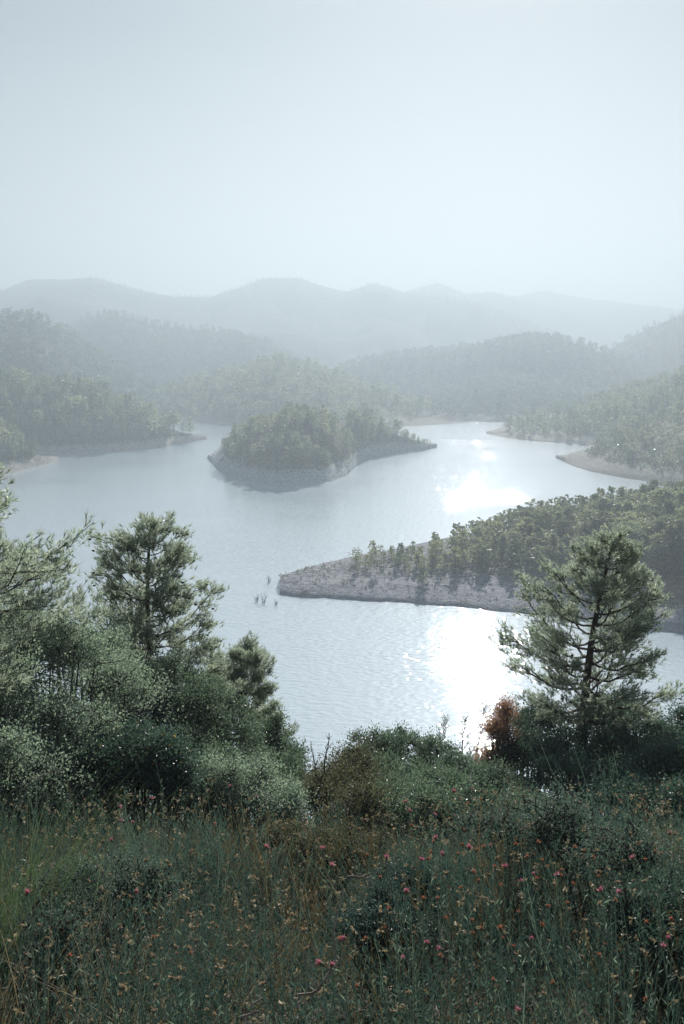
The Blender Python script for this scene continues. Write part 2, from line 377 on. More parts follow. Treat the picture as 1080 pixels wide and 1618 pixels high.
# wooded island
land('island_ground', 'isle',
     [(328, 722), (336, 736), (350, 748), (380, 758), (420, 766), (470, 768), (520, 762), (545, 753), (558, 742), (572, 727), (590, 720), (620, 717), (660, 713), (690, 707)],
     [(328, 719, 426), (345, 700, 420), (365, 676, 415), (400, 657, 410), (440, 642, 408), (470, 638, 408), (510, 642, 412), (540, 652, 424), (570, 648, 440), (600, 655, 452), (630, 668, 460), (660, 684, 466), (690, 704, 470)],
     [(328, 436), (345, 460), (400, 490), (470, 505), (545, 510), (620, 505), (660, 490), (690, 476)],
     M['island'], na=260, nr=90, spur=.34, spurlen=24, tree=6.5, pw=.8)
# wooded point on the left
land('left_point_ground', 'lpoint',
     [(-500, 760), (-100, 726), (60, 717), (130, 717), (200, 713), (260, 706), (300, 699), (327, 693)],
     [(-500, 560, 560), (-100, 585, 540), (0, 585, 535), (60, 590, 530), (100, 596, 525), (170, 612, 515), (220, 636, 510), (260, 654, 505), (300, 676, 505), (327, 691, 506)],
     [(-500, 680), (0, 640), (170, 600), (260, 560), (327, 515)],
     M['hill'], na=240, nr=90, spur=.15, spurlen=45, tree=7.5)
# nearer bank at the left edge
land('left_bank_ground', 'lbank',
     [(-500, 800), (-100, 768), (0, 751), (40, 742), (70, 734), (92, 726)],
     [(-500, 640, 440), (-100, 660, 430), (0, 668, 425), (30, 685, 425), (60, 706, 424), (92, 724, 423)],
     [(-500, 480), (0, 455), (50, 440), (92, 428)],
     M['hill'], na=150, nr=60, spur=.1, spurlen=30, tree=4.5)
# right: olive slope
land('right_slope_ground', 'rslope',
     [(878, 723), (900, 735), (930, 744), (960, 750), (1000, 757), (1040, 764), (1080, 770), (1300, 800), (1700, 840)],
     [(878, 720, 428), (905, 712, 432), (940, 697, 440), (980, 676, 452), (1020, 660, 465), (1080, 638, 480), (1300, 590, 500), (1700, 560, 500)],
     [(878, 434), (940, 480), (1080, 540), (1700, 560)],
     M['terrace'], na=200, nr=90, spur=.14, spurlen=30, tree=2.5, pw=.6)
# right: darker hill behind it
land('right_hill_ground', 'rhill',
     [(768, 685), (800, 692), (850, 698), (900, 701), (960, 706), (1100, 716), (1700, 740)],
     [(768, 683, 545), (800, 672, 560), (860, 652, 590), (900, 637, 610), (940, 622, 630), (1000, 603, 660), (1080, 574, 690), (1300, 520, 720), (1700, 500, 720)],
     [(768, 560), (860, 680), (1000, 800), (1700, 860)],
     M['hill'], na=220, nr=80, spur=.16, spurlen=60, tree=8, pw=.5)
# hill behind the island
land('middle_hill_ground', 'mid',
     [(140, 664), (200, 665), (290, 667), (370, 671), (450, 674), (560, 676), (650, 674), (700, 671), (730, 669)],
     [(140, 640, 760), (240, 608, 765), (290, 594, 770), (350, 578, 775), (410, 562, 780), (445, 558, 780), (500, 568, 780), (560, 592, 770), (620, 612, 760), (680, 640, 740), (730, 664, 700)],
     [(140, 850), (290, 900), (560, 920), (730, 730)],
     M['far'], na=260, nr=80, spur=.24, spurlen=70, tree=9)
land('hazy_hill_ground', 'hazy',
     [(640, 668), (700, 667), (780, 667), (850, 667), (960, 668), (1200, 669)],
     [(640, 655, 860), (690, 625, 880), (740, 592, 890), (790, 578, 900), (840, 580, 900), (890, 596, 900), (940, 625, 900), (1200, 660, 900)],
     [(640, 950), (800, 1100), (1200, 1000)],
     M['far'], na=200, nr=60, spur=.12, spurlen=80, tree=9)
land('left_hill_ground', 'lhill',
     [(-500, None, 700), (0, None, 640), (150, None, 640), (260, 664), (300, 662)],
     [(-500, 440, 770), (-200, 468, 770), (0, 484, 770), (60, 490, 770), (110, 520, 850), (170, 560, 830), (220, 588, 810), (260, 615, 790), (300, 655, 760)],
     [(-500, 1200), (100, 1200), (300, 850)],
     M['far'], na=200, nr=80, spur=.12, spurlen=110, tree=9)
# hazy hills and mountains behind
def mount(name, key, d, crest, near, far, spur=.30, spurlen=130, nr=70, na=260, tree=7, pw=1.1):
    land(name, key, [(crest[0][0], None, near), (crest[-1][0], None, near)], [(p_, r_, d) for p_, r_ in crest],
         [(crest[0][0], far), (crest[-1][0], far)], M['far'], na=na, nr=nr, spur=spur, spurlen=spurlen, tree=tree, pw=pw, sm=5)
mount('wide_hill_ground', 'wide', 1020, [(420, 640), (500, 590), (560, 566), (620, 552), (700, 546), (760, 538), (820, 528), (870, 524), (920, 534), (970, 554), (1020, 574), (1080, 590), (1200, 620)], 830, 1300)
mount('blue_hill_ground', 'blue', 1150, [(-50, 560), (60, 530), (110, 505), (165, 486), (200, 492), (240, 502), (300, 512), (370, 517), (420, 528), (450, 545), (520, 580), (600, 620)], 900, 1400)
mount('right_mountain_ground', 'rmount', 1250, [(900, 580), (960, 545), (1000, 521), (1040, 503), (1080, 487), (1200, 455), (1700, 440)], 950, 1500)
mount('main_mountain_ground', 'main', 1750, [(-900, 470), (-300, 460), (0, 452), (50, 444), (100, 441), (145, 436), (190, 449), (255, 463), (330, 467), (370, 452), (415, 433), (470, 432), (515, 447), (545, 455), (592, 440), (635, 455), (700, 462), (760, 472), (810, 490), (870, 518), (960, 560), (1050, 600)], 1300, 2150, spurlen=200, na=400)
mount('second_mountain_ground', 'sec', 2200, [(500, 520), (640, 455), (692, 441), (735, 459), (780, 456), (830, 470), (900, 488), (960, 520), (1040, 560)], 1900, 2450, spurlen=350)
mount('last_mountain_ground', 'last', 2550, [(700, 500), (780, 470), (820, 462), (860, 454), (915, 465), (980, 473), (1050, 486), (1100, 490), (1300, 480), (1700, 470)], 2250, 2900, spurlen=400)

# ------------------------------------------------------------------ pine trees of the middle distance
def pine_proto(seed, n_leaf, size, shape='cone', hgt=1.0, trunk_r=.014, limbs=14, r0=None):
    """unit-height pine: returns (trunk arrays, crown arrays)"""
    r = np.random.default_rng(seed)
    tr = MB(); cr = MB()
    lean = r.normal(0, .03, 2)
    zt = np.linspace(0, .96, 8); bend = r.normal(0, .012, (8, 2)).cumsum(0) * .6
    axis = np.stack([lean[0] * zt + bend[:, 0], lean[1] * zt + bend[:, 1], zt], 1)
    tube(tr, axis, trunk_r * (1 - .85 * zt), 6)
    W = {'cone': .19, 'round': .27, 'flat': .30, 'slim': .13}[shape]
    lo = {'cone': .12, 'round': .2, 'flat': .45, 'slim': .1}[shape]
    pts = []; out = []
    per = max(4, n_leaf // limbs)
    for i in range(limbs):
        u = lo + (1 - lo) * (i + r.random() * .8) / limbs
        q = (u - lo) / (1 - lo)
        if shape in ('cone', 'slim'): w = W * (1 - q) ** .75 * min(1, q * 6 + .55)
        elif shape == 'round': w = W * math.sqrt(max(0, 1 - (2 * q - .85) ** 2 / 1.4))
        else: w = W * (1 - q ** 3) * (.5 + q)
        w *= r.uniform(.7, 1.2); a = i * 2.4 + r.normal(0, .5)
        c = np.array([np.interp(u, zt, axis[:, 0]), np.interp(u, zt, axis[:, 1]), u])
        for jj in range(3):
            aa = a + jj * 2.1 + r.normal(0, .3); ww = w * r.uniform(.6, 1.1)
            e = c + np.array([math.cos(aa) * ww, math.sin(aa) * ww, ww * r.uniform(.05, .45)])
            if jj == 0 or n_leaf > 500: tube(tr, [c - [0, 0, .01], (c + e) / 2 - [0, 0, .008], e], [trunk_r * .35, trunk_r * .22, trunk_r * .1], 3)
            k = per // 3 + 1
            t = r.uniform(.35, 1.08, k)[:, None]
            sp = .03 + .028 * (1 - q)
            pts.append(c + (e - c) * t + r.normal(0, 1, (k, 3)) * [sp, sp, sp * .6]); out.append(np.repeat(unit(e - c)[None] * .6 + [0, 0, .5], k, 0))
    P = np.concatenate(pts); O = np.concatenate(out)
    leaves(cr, P, size, r, 0, .75, O, fold=.4)
    return tr, cr

PROT = []
for i, (sh_, n_) in enumerate([('cone', 1500), ('cone', 1500), ('round', 1700), ('cone', 1300), ('slim', 1000), ('flat', 1100), ('round', 1500)]):
    t_, c_ = pine_proto(100 + i, n_, .042, sh_, limbs=26)
    PROT.append((t_.mesh('trunk', [M['bark']]), c_.mesh('crown', [M['pine']])))
LOD1 = []
for i, sh_ in enumerate(['cone', 'round', 'cone', 'slim', 'flat', 'round']):
    t_, c_ = pine_proto(200 + i, 84, .125, sh_, limbs=12)
    v1, f1, _ = t_.arrays(); v2, f2, _ = c_.arrays(); LOD1.append((v2, f2, v1[:48], f1[f1.max(1) < 48]))
LOD2 = []
for i, sh_ in enumerate(['cone', 'round', 'cone', 'round']):
    t_, c_ = pine_proto(300 + i, 32, .2, sh_, limbs=8); v2, f2, _ = c_.arrays(); LOD2.append((v2, f2))

def plant(key, n, hmin, hmax, seed, zmin=3.6, rmax=1.03, pxr=(-80, 1160), clump=.0, rmin=0.0, cl_scale=30.):
    """random tree spots on a landmass: x, y, z, height"""
    L_ = lands[key]; r = np.random.default_rng(seed)
    a = r.uniform(L_['az'][0], L_['az'][-1], n); lo, hi = ray(pxr[0], 600)[0], ray(pxr[1], 600)[0]
    a = a[(a > lo) & (a < hi)]
    rs = np.interp(a, L_['az'], L_['rs']); rc = np.interp(a, L_['az'], L_['rc']); rb = np.interp(a, L_['az'], L_['rb'])
    t = r.uniform(rmin, rmax, len(a)); rad = np.where(t < 1, rs + (rc - rs) * t, rc + (rb - rc) * (t - 1))
    z = L_['z'](a, rad); x = np.sin(a) * rad; y = np.cos(a) * rad
    k = (z > zmin + 1.2 * fbm(x / 8, y / 8, 2)) & (fbm(x / cl_scale + 40, y / cl_scale, 3) > clump - 1e-9 if clump else np.ones(len(a), bool))
    hh = r.uniform(hmin, hmax, len(a)) * (1 + .25 * fbm(x / 25, y / 25 + 7, 2))
    return np.stack([x, y, z - .15, hh], 1)[k]
def thin(P, gap):
    keep = []; cell = {}
    for i, p_ in enumerate(P):
        c = (int(p_[0] // gap), int(p_[1] // gap)); ok = True
        for dx in (-1, 0, 1):
            for dy in (-1, 0, 1):
                for j in cell.get((c[0] + dx, c[1] + dy), ()):
                    if (P[j][0] - p_[0]) ** 2 + (P[j][1] - p_[1]) ** 2 < gap * gap: ok = False
        if ok: keep.append(i); cell.setdefault(c, []).append(i)
    return P[keep]

ORD = ['', 'second ', 'third ', 'fourth ', 'fifth ', 'sixth ', 'seventh ', 'eighth ']
def pine_thing(P, label, group, protos, r, wide=(1.15, 1.6), ends=None, zones=None):
    az_ = np.arctan2(P[:, 0], P[:, 1]); order = np.argsort(az_) if ends and ends[0] > 0 else np.argsort(-az_)
    rank = {int(i): n for n, i in enumerate(order)}
    for i_, (x, y, z, h) in enumerate(P):
        lb_ = label
        if ends and rank[i_] < 8: lb_ = ends[1] % ORD[rank[i_]] if rank[i_] else ends[2]
        elif zones:
            for lim, txt in zones:
                if az_[i_] < ray(lim, 800)[0]: lb_ = txt; break
        t = thing('pine_tree', lb_, 'tree', (x, y, z), group)
        t.rotation_euler = (0, 0, r.uniform(0, 6.28)); w = h * r.uniform(*wide); t.scale = (w, w, h)
        tm, cm = PROT[protos[r.integers(len(protos))]]
        link('trunk', tm, t); link('crown', cm, t)
r = np.random.default_rng(5)
# peninsula
pen = thin(plant('pen', 2200, 6.5, 12.0, 11, 2.25, 1.6, (556, 1150), rmin=.3), 2.3)
# smaller towards the tip, taller towards the right
pen[:, 3] *= np.interp(np.arctan2(pen[:, 0], pen[:, 1]), [ray(620, 900)[0], ray(760, 900)[0], ray(1000, 900)[0]], [.30, .58, .80])
pen = pen[np.argsort(-pen[:, 3] / pen[:, 1])]
pine_thing(pen[:105], 'pine growing on the low peninsula in the middle right of the lake', 'pines on the low peninsula', [0, 1, 2, 3, 5, 6, 2], r, (1.2, 1.7), (1, '%spine from the bare tip of the low peninsula', 'pine nearest the bare tip of the low peninsula'), [(730, 'small pine on the thin tapering half of the low peninsula'), (860, 'mid-sized pine on the middle of the low peninsula'), (3000, 'tall pine on the peninsula, behind the tall sunlit foreground pine')])
rest = [pen[105:]]
isle = thin(plant('isle', 2200, 3, 8, 12, 4.4, 1.12, rmin=.1, clump=-.14, cl_scale=12), 2.8)
isle = isle[r.permutation(len(isle))]
pine_thing(isle[:70], 'pine growing on the wooded island in the middle of the lake', 'pines on the wooded island', [0, 1, 3, 4, 6], r, (1.1, 1.5), (1, '%spine from the left end of the wooded island', 'pine at the very left end of the wooded island'), [(430, 'pine on the left shoulder of the wooded island'), (520, 'pine on the high middle of the wooded island'), (3000, 'pine on the right-hand hump of the wooded island')])
rest.append(isle[70:]); rest.append(thin(plant('isle', 700, 1.5, 3.6, 121, 1.8, 1.3, (560, 700), rmin=.3), 2.0))
lp = thin(plant('lpoint', 4500, 4, 10.5, 13, 3.6, 1.1, rmin=.05), 3.7)
lp = lp[np.argsort(lp[:, 1] + r.normal(0, 25, len(lp)))]
pine_thing(lp[:75], 'pine on the wooded point reaching into the lake from the left', 'pines on the left wooded point', [0, 1, 2, 3, 4, 6], r, (1.1, 1.5), (-1, '%spine from the tip of the left wooded point', 'pine nearest the tip of the left wooded point'), [(60, 'pine on the left wooded point, close to the left edge'), (160, 'pine on the thick middle of the left wooded point'), (3000, 'pine on the narrowing right half of the left wooded point')])
rest.append(lp[75:])
lb = thin(plant('lbank', 700, 5, 8.5, 14, 3.6, 1.1, (-80, 70), rmin=.15), 3.6)
pine_thing(lb[:20], 'pine on the bank with pale shore at the left edge', 'pines on the left edge bank', [0, 1, 3, 6], r, (1.1, 1.5)); rest.append(lb[20:])
rs_ = thin(plant('rslope', 2600, 3.0, 5.5, 15, 4.5, 1.05, rmin=.12, clump=.04, cl_scale=12), 3.4)
rs_ = rs_[r.permutation(len(rs_))]
pine_thing(rs_[:22], 'small round pine on the pale terraced slope by the right edge', 'pines on the right terraced slope', [2, 6, 2, 5], r, (1.3, 1.8)); rest.append(rs_[22:])
rest.append(thin(plant('rhill', 5000, 3.5, 9, 16, 2.0, 1.1, rmin=.03, clump=-.2, cl_scale=30), 4.6))
rest.append(thin(plant('mid', 9000, 3.5, 9.5, 17, 1.8, 1.08, rmin=.02, clump=-.25, cl_scale=35), 5.0))
def merge(P, lod, seed, wide=(1.15, 1.6), trunk=True):
    r = np.random.default_rng(seed); V = []; Fm = []; MI = []; TI = []; n = 0
    for x, y, z, h in P:
        tn = float(np.clip(.45 + .3 * r.normal() + .5 * fbm(x / 40, y / 40, 2), 0, 1))
        q = lod[r.integers(len(lod))]; a = r.uniform(0, 6.28); c, s = math.cos(a), math.sin(a); w = h * r.uniform(*wide)
        for gi, (v, f) in enumerate([(q[0], q[1])] + ([(q[2], q[3])] if len(q) > 2 else [])):
            vv = np.empty_like(v); vv[:, 0] = (v[:, 0] * c - v[:, 1] * s) * w + x; vv[:, 1] = (v[:, 0] * s + v[:, 1] * c) * w + y; vv[:, 2] = v[:, 2] * h + z
            V.append(vv); Fm.append(f + n); MI.append(np.full(len(f), gi, np.int32)); TI.append(np.full(len(v), tn, np.float32)); n += len(v)
    return np.concatenate(V), np.concatenate(Fm), np.concatenate(MI), np.concatenate(TI)
P1 = np.concatenate(rest)
v, f, mi, ti = merge(P1, LOD1, 3)
far1 = [plant('hazy', 3500, 6, 10, 18, 1.2, 1.05), plant('lhill', 6000, 6, 10, 19, 4, 1.03), plant('wide', 5000, 5, 8.5, 20, 4, 1.03, (400, 1160)), plant('blue', 5000, 5, 8, 21, 4, 1.02)]
far2 = [plant('rmount', 3000, 5, 8, 22, 4, 1.01), plant('main', 7000, 3, 5.5, 23, 4, 1.01, rmin=.55), plant('sec', 1500, 4, 6, 24, 4, 1.01, rmin=.85)]
v2, f2, m2, t2 = merge(np.concatenate([thin(P, 7.) for P in far1] + [thin(P, 10.) for P in far2]), LOD2, 4)
print('FOREST', len(P1), len(f), len(f2))
o = link('pine_forest', make_mesh('pine_forest', np.concatenate([v, v2]), np.concatenate([f, f2 + len(v)]), [M['pine_far'], M['bark'], M['pine_hazy']], np.concatenate([mi, m2 + 2])))
ta = o.data.attributes.new('tint', 'FLOAT', 'POINT'); ta.data.foreach_set('value', np.concatenate([ti, t2]))
kind(o, 'stuff', 'hazy green pine forest covering the hillsides round the lake', 'forest')

# low scrub and stones on the shores: too many to count
mb = MB(); r = np.random.default_rng(31)
scr = [plant('pen', 1500, .25, .7, 41, .5, 1.5, (430, 1100)), plant('isle', 1800, .4, 1.3, 42, 3.0, 1.0), plant('rslope', 3500, .8, 1.9, 43, 3.4, 1.0), plant('lpoint', 900, .4, 1.2, 44, 2.2, .3), plant('lbank', 400, .4, 1.2, 45, 2.2, .6)]
for P in scr:
    for x, y, z, h in P:
        k = 9; q = r.normal(0, 1, (k, 3)) * [h * .45, h * .45, h * .3] + [x, y, z + h * .35]
        leaves(mb, q, h * .55, r, 0 if r.random() < .6 else 1, .8, None)
o = mb.build('shore_scrub', [M['shrub'], M['herb2']]); kind(o, 'stuff', 'low scrub dotted over the bare lake shores', 'scrub')
mb = MB()
def stone(mb, c, s, r, mat=0):
    ph = (1 + 5 ** .5) / 2
    v = unit(np.array([(-1, ph, 0), (1, ph, 0), (-1, -ph, 0), (1, -ph, 0), (0, -1, ph), (0, 1, ph), (0, -1, -ph), (0, 1, -ph), (ph, 0, -1), (ph, 0, 1), (-ph, 0, -1), (-ph, 0, 1)]))
    f = [(0, 11, 5), (0, 5, 1), (0, 1, 7), (0, 7, 10), (0, 10, 11), (1, 5, 9), (5, 11, 4), (11, 10, 2), (10, 7, 6), (7, 1, 8), (3, 9, 4), (3, 4, 2), (3, 2, 6), (3, 6, 8), (3, 8, 9), (4, 9, 5), (2, 4, 11), (6, 2, 10), (8, 6, 7), (9, 8, 1)]
    v = v * r.uniform(.7, 1.2, (12, 1)) * s * [1, r.uniform(.7, 1), .6]
    mb.add(v + c, f, mat)
for P in [plant('pen', 1500, .15, .5, 51, .05, .4, (430, 1100)), plant('isle', 900, .3, .8, 52, .05, .25)]:
    for x, y, z, h in P: stone(mb, np.array([x, y, z]), h * .5, r)
kind(mb.build('shore_stones', M['rock']), 'stuff', 'loose grey stones along the lake shore', 'stones')

# distant lookout on the last mountain
q = at(862, 455, 2550); t = thing('lookout_tower', 'tiny lookout tower on the crest of the farthest mountain', 'tower', (q[0], q[1], q[2] - 8))
mb = MB(); tube(mb, [(0, 0, 0), (0, 0, 12)], [1.6, 1.3], 8); mb.build('shaft', M['tower'], t)
mb = MB(); tube(mb, [(0, 0, 11), (0, 0, 11.1), (0, 0, 15), (0, 0, 15.1)], [.1, 2.8, 2.8, .1], 8); mb.build('cabin', M['tower'], t)
mb = MB(); tube(mb, [(0, 0, 15), (0, 0, 22)], [.35, .2], 5); mb.build('mast', M['tower'], t)

# ------------------------------------------------------------------ dead bushes standing in the water
def dead_bush(px, row, d, h, label, group, seed, n=9, mt='bark', on_water=True, name='drowned_bush', spread=.28, rad=.03):
    r = np.random.default_rng(seed); q = at(px, row, d); q[2] = -.3 if on_water else q[2]
    t = thing(name, label, 'dead bush', tuple(q), group); mb = MB()
    for i in range(n):
        a = r.uniform(0, 6.28); l = h * r.uniform(.5, 1.05); s = spread * l * r.uniform(.2, 1)
        e = np.array([math.cos(a) * s, math.sin(a) * s, l]); b = np.array([math.cos(a), math.sin(a), 0]) * h * .05
        p_ = np.linspace(0, 1, 5)[:, None]; path = b + (e - b) * p_ + r.normal(0, .03 * l, (5, 3)) * p_
        tube(mb, path, rad * (1 - .8 * p_[:, 0]), 4)
        for k in range(5):
            u = r.integers(1, 4); g = path[u]; dd = unit(r.normal(size=3) + [0, 0, .9]) * l * r.uniform(.12, .3)
            tube(mb, [g, g + dd * .5, g + dd + [0, 0, .05 * l]], [rad * .5, rad * .4, rad * .15], 3)
    mb.build('branches', M[mt], t)
    return t
def wd(px, row): return -H / ray(px, row)[1]
for i, (px, row, h) in enumerate([(405, 950, 2.0), (416, 952, 2.6), (425, 920, 2.0), (436, 955, 1.4)]):
    dead_bush(px, row, wd(px, row), h, 'bare grey bush standing in the water off the peninsula tip', 'drowned bushes off the peninsula', 60 + i, n=14, rad=.022, spread=.45)

# ------------------------------------------------------------------ near pines
def near_pine(name, label, px, row_base, d, top_row, lean, width, seed, start=.3, limbs=26, trunk_r=.07, tufts=9, ztop=None, density=1., cones=60, droop=0., top_taper=.6, nlen=.075, mt='pine_near', base_z=None):
    r = np.random.default_rng(seed)
    b = at(px, row_base, d); b[2] = near_z(b[0], b[1]) - .1 if base_z is None else base_z
    topz = at(px, top_row, d)[2]; h = topz - b[2]
    t = thing(name, label, 'tree', tuple(b))
    tk = MB(); br = MB(); nd = MB(); cn = MB()
    zt = np.linspace(0, 1, 14)
    axis = np.stack([lean * zt ** 1.3 + .025 * h * np.sin(zt * 5 + seed) * zt, .02 * h * np.sin(zt * 4 + 1 + seed), zt * h], 1)
    tube(tk, axis, trunk_r * (1 - .9 * zt) + .006, 9)
    P = []; D = []; C = []
    for i in range(limbs):
        u = start + (1 - start) * ((i + r.random() * .9) / limbs) ** .9
        q = (u - start) / (1 - start)
        env = math.sin(min(1, q * 1.5 + .45) * math.pi / 2) * (1 - max(0, q - .15) / .85) ** top_taper + .06
        w = width * env * r.uniform(.72, 1.12); a = i * 2.399 + r.normal(0, .35)
        c = np.array([np.interp(u, zt, axis[:, k]) for k in range(3)])
        rise = r.uniform(.15, .5) + q * .45 - droop
        n = 7; s = np.linspace(0, 1, n)[:, None]
        dirv = np.array([math.cos(a), math.sin(a), 0.])
        path = c + dirv * w * s + np.array([0, 0, 1.]) * w * (rise * s ** 1.4 - .12 * np.sin(s * math.pi)) + r.normal(0, .03 * w, (n, 3)) * s
        tube(br, path, trunk_r * .22 * (1 - .7 * q) * (1 - .85 * s[:, 0]) + .003, 5)
        nsub = int(3 + 10 * w / width)
        for j in range(nsub):
            sv = r.uniform(.3, 1.0); g = np.array([np.interp(sv, s[:, 0], path[:, k]) for k in range(3)])
            side = r.choice([-1, 1]); lat = np.array([-dirv[1], dirv[0], 0]) * side
            sd_ = unit(dirv * r.uniform(.3, 1) + lat * r.uniform(.2, 1) + [0, 0, r.uniform(-.05, .7)]); sl = w * r.uniform(.16, .38) * (1.25 - .6 * sv) + .10
            e = g + sd_ * sl; mdl = (g + e) / 2 - [0, 0, .03 * sl]
            tube(br, [g, mdl, e], [.007, .005, .003], 3)
            k = max(3, int(tufts * density * (.6 + sl / .5)))
            tt = r.uniform(.25, 1.05, k)[:, None]
            P.append(g + (e - g) * tt + r.normal(0, .045, (k, 3))); D.append(np.repeat((sd_ + [0, 0, .55])[None], k, 0) + r.normal(0, .35, (k, 3)))
            if r.random() < cones / 200.: C.append(e + r.normal(0, .03, 3))
        k = 7; P.append(path[-1] + r.normal(0, .05, (k, 3))); D.append(np.repeat((dirv + [0, 0, .8])[None], k, 0))
    P = np.concatenate(P); D = np.concatenate(D)
    needles(nd, P, D, r, 12, nlen, .009, .8)
    tk.build('trunk', M['bark'], t, True); br.build('branches', M['bark'], t); nd.build('crown', M[mt], t)
    if C:
        for c in C: stone(cn, c - [0, 0, .03], .028, r)
        o = cn.build('cones', M['cone'], t); o['kind'] = 'stuff'
    return t
near_pine('pine_tree', 'slender dark pine with cones at its top, rising from the left bushes against the lake', 250, 1200, 14, 832, .04, 1.12, 1, start=.34, limbs=58, trunk_r=.085, tufts=15, cones=50, top_taper=.55)
near_pine('pine_tree', 'tall sunlit pine with bare lower trunk on the right, in front of the peninsula', 905, 1262, 15, 852, .38, 1.38, 2, start=.46, limbs=62, trunk_r=.115, tufts=12, cones=10, top_taper=.8, mt='pine_near')
near_pine('pine_tree', 'pine cut by the left edge, only its right-hand branches in the picture', -160, 1200, 10.5, 735, .15, 2.35, 3, start=.42, limbs=60, trunk_r=.12, tufts=13, cones=8, droop=.38, top_taper=.7, nlen=.08)
near_pine('pine_tree', 'small pine top poking out behind the right side of the left bushes', 378, 1200, 16, 1030, .0, .75, 4, start=.35, limbs=30, trunk_r=.06, tufts=30, cones=0, top_taper=.4)

# ------------------------------------------------------------------ near shrubs
def shrub(name, label, cat, lumps, mt, seed, leaf=.035, twigs=300, per=26, base=None, extra=None, aspect=.5, spread=.07, droop=0., group=None, sit=False, tuft=None):
    """lumps: (px, row, dist, radius_m, squash) centres of the rounded masses that make the bush"""
    r = np.random.default_rng(seed)
    C = np.array([at(p_, q_, d_) for p_, q_, d_, _, _ in lumps]); Rr = np.array([l[3] for l in lumps]); Sq = np.array([l[4] for l in lumps])
    if sit:
        C[:, 2] = near_z(C[:, 0], C[:, 1]) + Rr * Sq * .5 + .20 + Rr * .35
    bx, by = C[:, 0].mean(), C[:, 1].mean(); b = np.array([bx, by, float(near_z(bx, by)) - .05])
    t = thing(name, label, cat, tuple(b), group); fo = MB(); st = MB()
    cc, rr_, sq = [], [], []
    for ci in range(len(C)):      # break every mass up into smaller uneven boughs
        cc.append(C[ci]); rr_.append(Rr[ci] * .74); sq.append(Sq[ci])
        for k in range(6):
            u = unit(r.normal(size=3)); u[2] = abs(u[2]) - .25; u = unit(u)
            cc.append(C[ci] + u * [1, 1, Sq[ci]] * Rr[ci] * r.uniform(.55, .85)); rr_.append(Rr[ci] * r.uniform(.26, .46)); sq.append(r.uniform(.7, 1.1))
    C, Rr, Sq = np.array(cc), np.array(rr_), np.array(sq); core = np.tile([1] + [0] * 6, len(C) // 7)
    w = Rr ** 2 / (Rr ** 2).sum(); LP = []; LO = []
    for ci, c in enumerate(C):
        c = c - b; R_ = Rr[ci]
        foot = np.array([r.normal(0, .12), r.normal(0, .12), 0.]) + np.array([c[0], c[1], 0]) * .45
        foot[2] = float(near_z(b[0] + foot[0], b[1] + foot[1])) - b[2] - .05
        for k in range(4 if core[ci] else 1):
            e = c + r.normal(0, .25, 3) * R_; md = (foot + e) / 2 + r.normal(0, .08, 3)
            tube(st, [foot, md, e], np.array([.018, .014, .008]) * (.3 if sit else 1), 5)
        nt_ = int(twigs * w[ci]) + 4
        u = unit(r.normal(size=(nt_, 3))); low = r.random(nt_) < .72; u[:, 2] = np.where(low, np.abs(u[:, 2]) - .2 * r.random(nt_), u[:, 2]); u = unit(u)
        # lumpy outline
        bump_ = 1 + .28 * fbm(u[:, 0] * 2.2 + seed, u[:, 1] * 2.2 + u[:, 2] * 1.7, 3)
        E = c + u * [1, 1, Sq[ci]] * (R_ * bump_ * (.5 + .72 * r.random(nt_) ** .8))[:, None]
        S0 = c + (E - c) * .25 + r.normal(0, .1, (nt_, 3)) * R_
        for k in range(nt_):
            if k % 2 == 0: tube(st, [S0[k], (S0[k] + E[k]) / 2 + r.normal(0, .03, 3), E[k]], [.008, .006, .003], 3)
            m_ = int(per * r.uniform(.6, 1.3)); tt = np.clip(1 - np.abs(r.normal(0, .3, m_)), .1, 1.1)[:, None]
            LP.append(S0[k] + (E[k] - S0[k]) * tt + r.normal(0, spread, (m_, 3)) * tt); LO.append(np.repeat((u[k] * .7 + [0, 0, .25])[None], m_, 0))
    LP = np.concatenate(LP); LO = np.concatenate(LO)
    if tuft: needles(fo, LP[::2], LO[::2], r, 7, tuft, .006, 1.0)
    else: leaves(fo, LP, leaf, r, 0, aspect, LO, droop)
    st.build('branches', M['bark'], t); fo.build('foliage', M[mt], t)
    if extra:
        ex = MB(); n, em, es = extra; k = r.choice(len(LP), n); nrm = unit(LO[k]); leaves(ex, LP[k] + nrm * .03, es, r, 0, .8); o = ex.build('blossom', M[em], t); o['kind'] = 'stuff'
    return t
shrub('shrub', 'big pale leafy shrub filling the left edge under the cut pine', 'shrub',
      [(40, 1060, 10.5, .85, .8), (-60, 1000, 11, .9, .8), (130, 1110, 10.5, .75, .8), (30, 1160, 9.5, .7, .8), (-80, 1120, 9.5, .8, .9), (150, 1040, 11.5, .42, .7), (60, 1230, 8.8, .6, .8), (-30, 1240, 8.5, .6, .8), (130, 1200, 9.3, .5, .9), (20, 1290, 8.5, .5, .7), (110, 1280, 8.7, .5, .7)], 'shrub_pale', 11, .033, 2300, 38)
shrub('shrub', 'loose pale shoots of a shrub reaching up behind the big pale shrub', 'shrub',
      [(20, 985, 12, .5, .8), (90, 1020, 12, .35, .9), (175, 1010, 12, .25, 1.2)], 'shrub_pale', 12, .034, 130, 22, spread=.06)
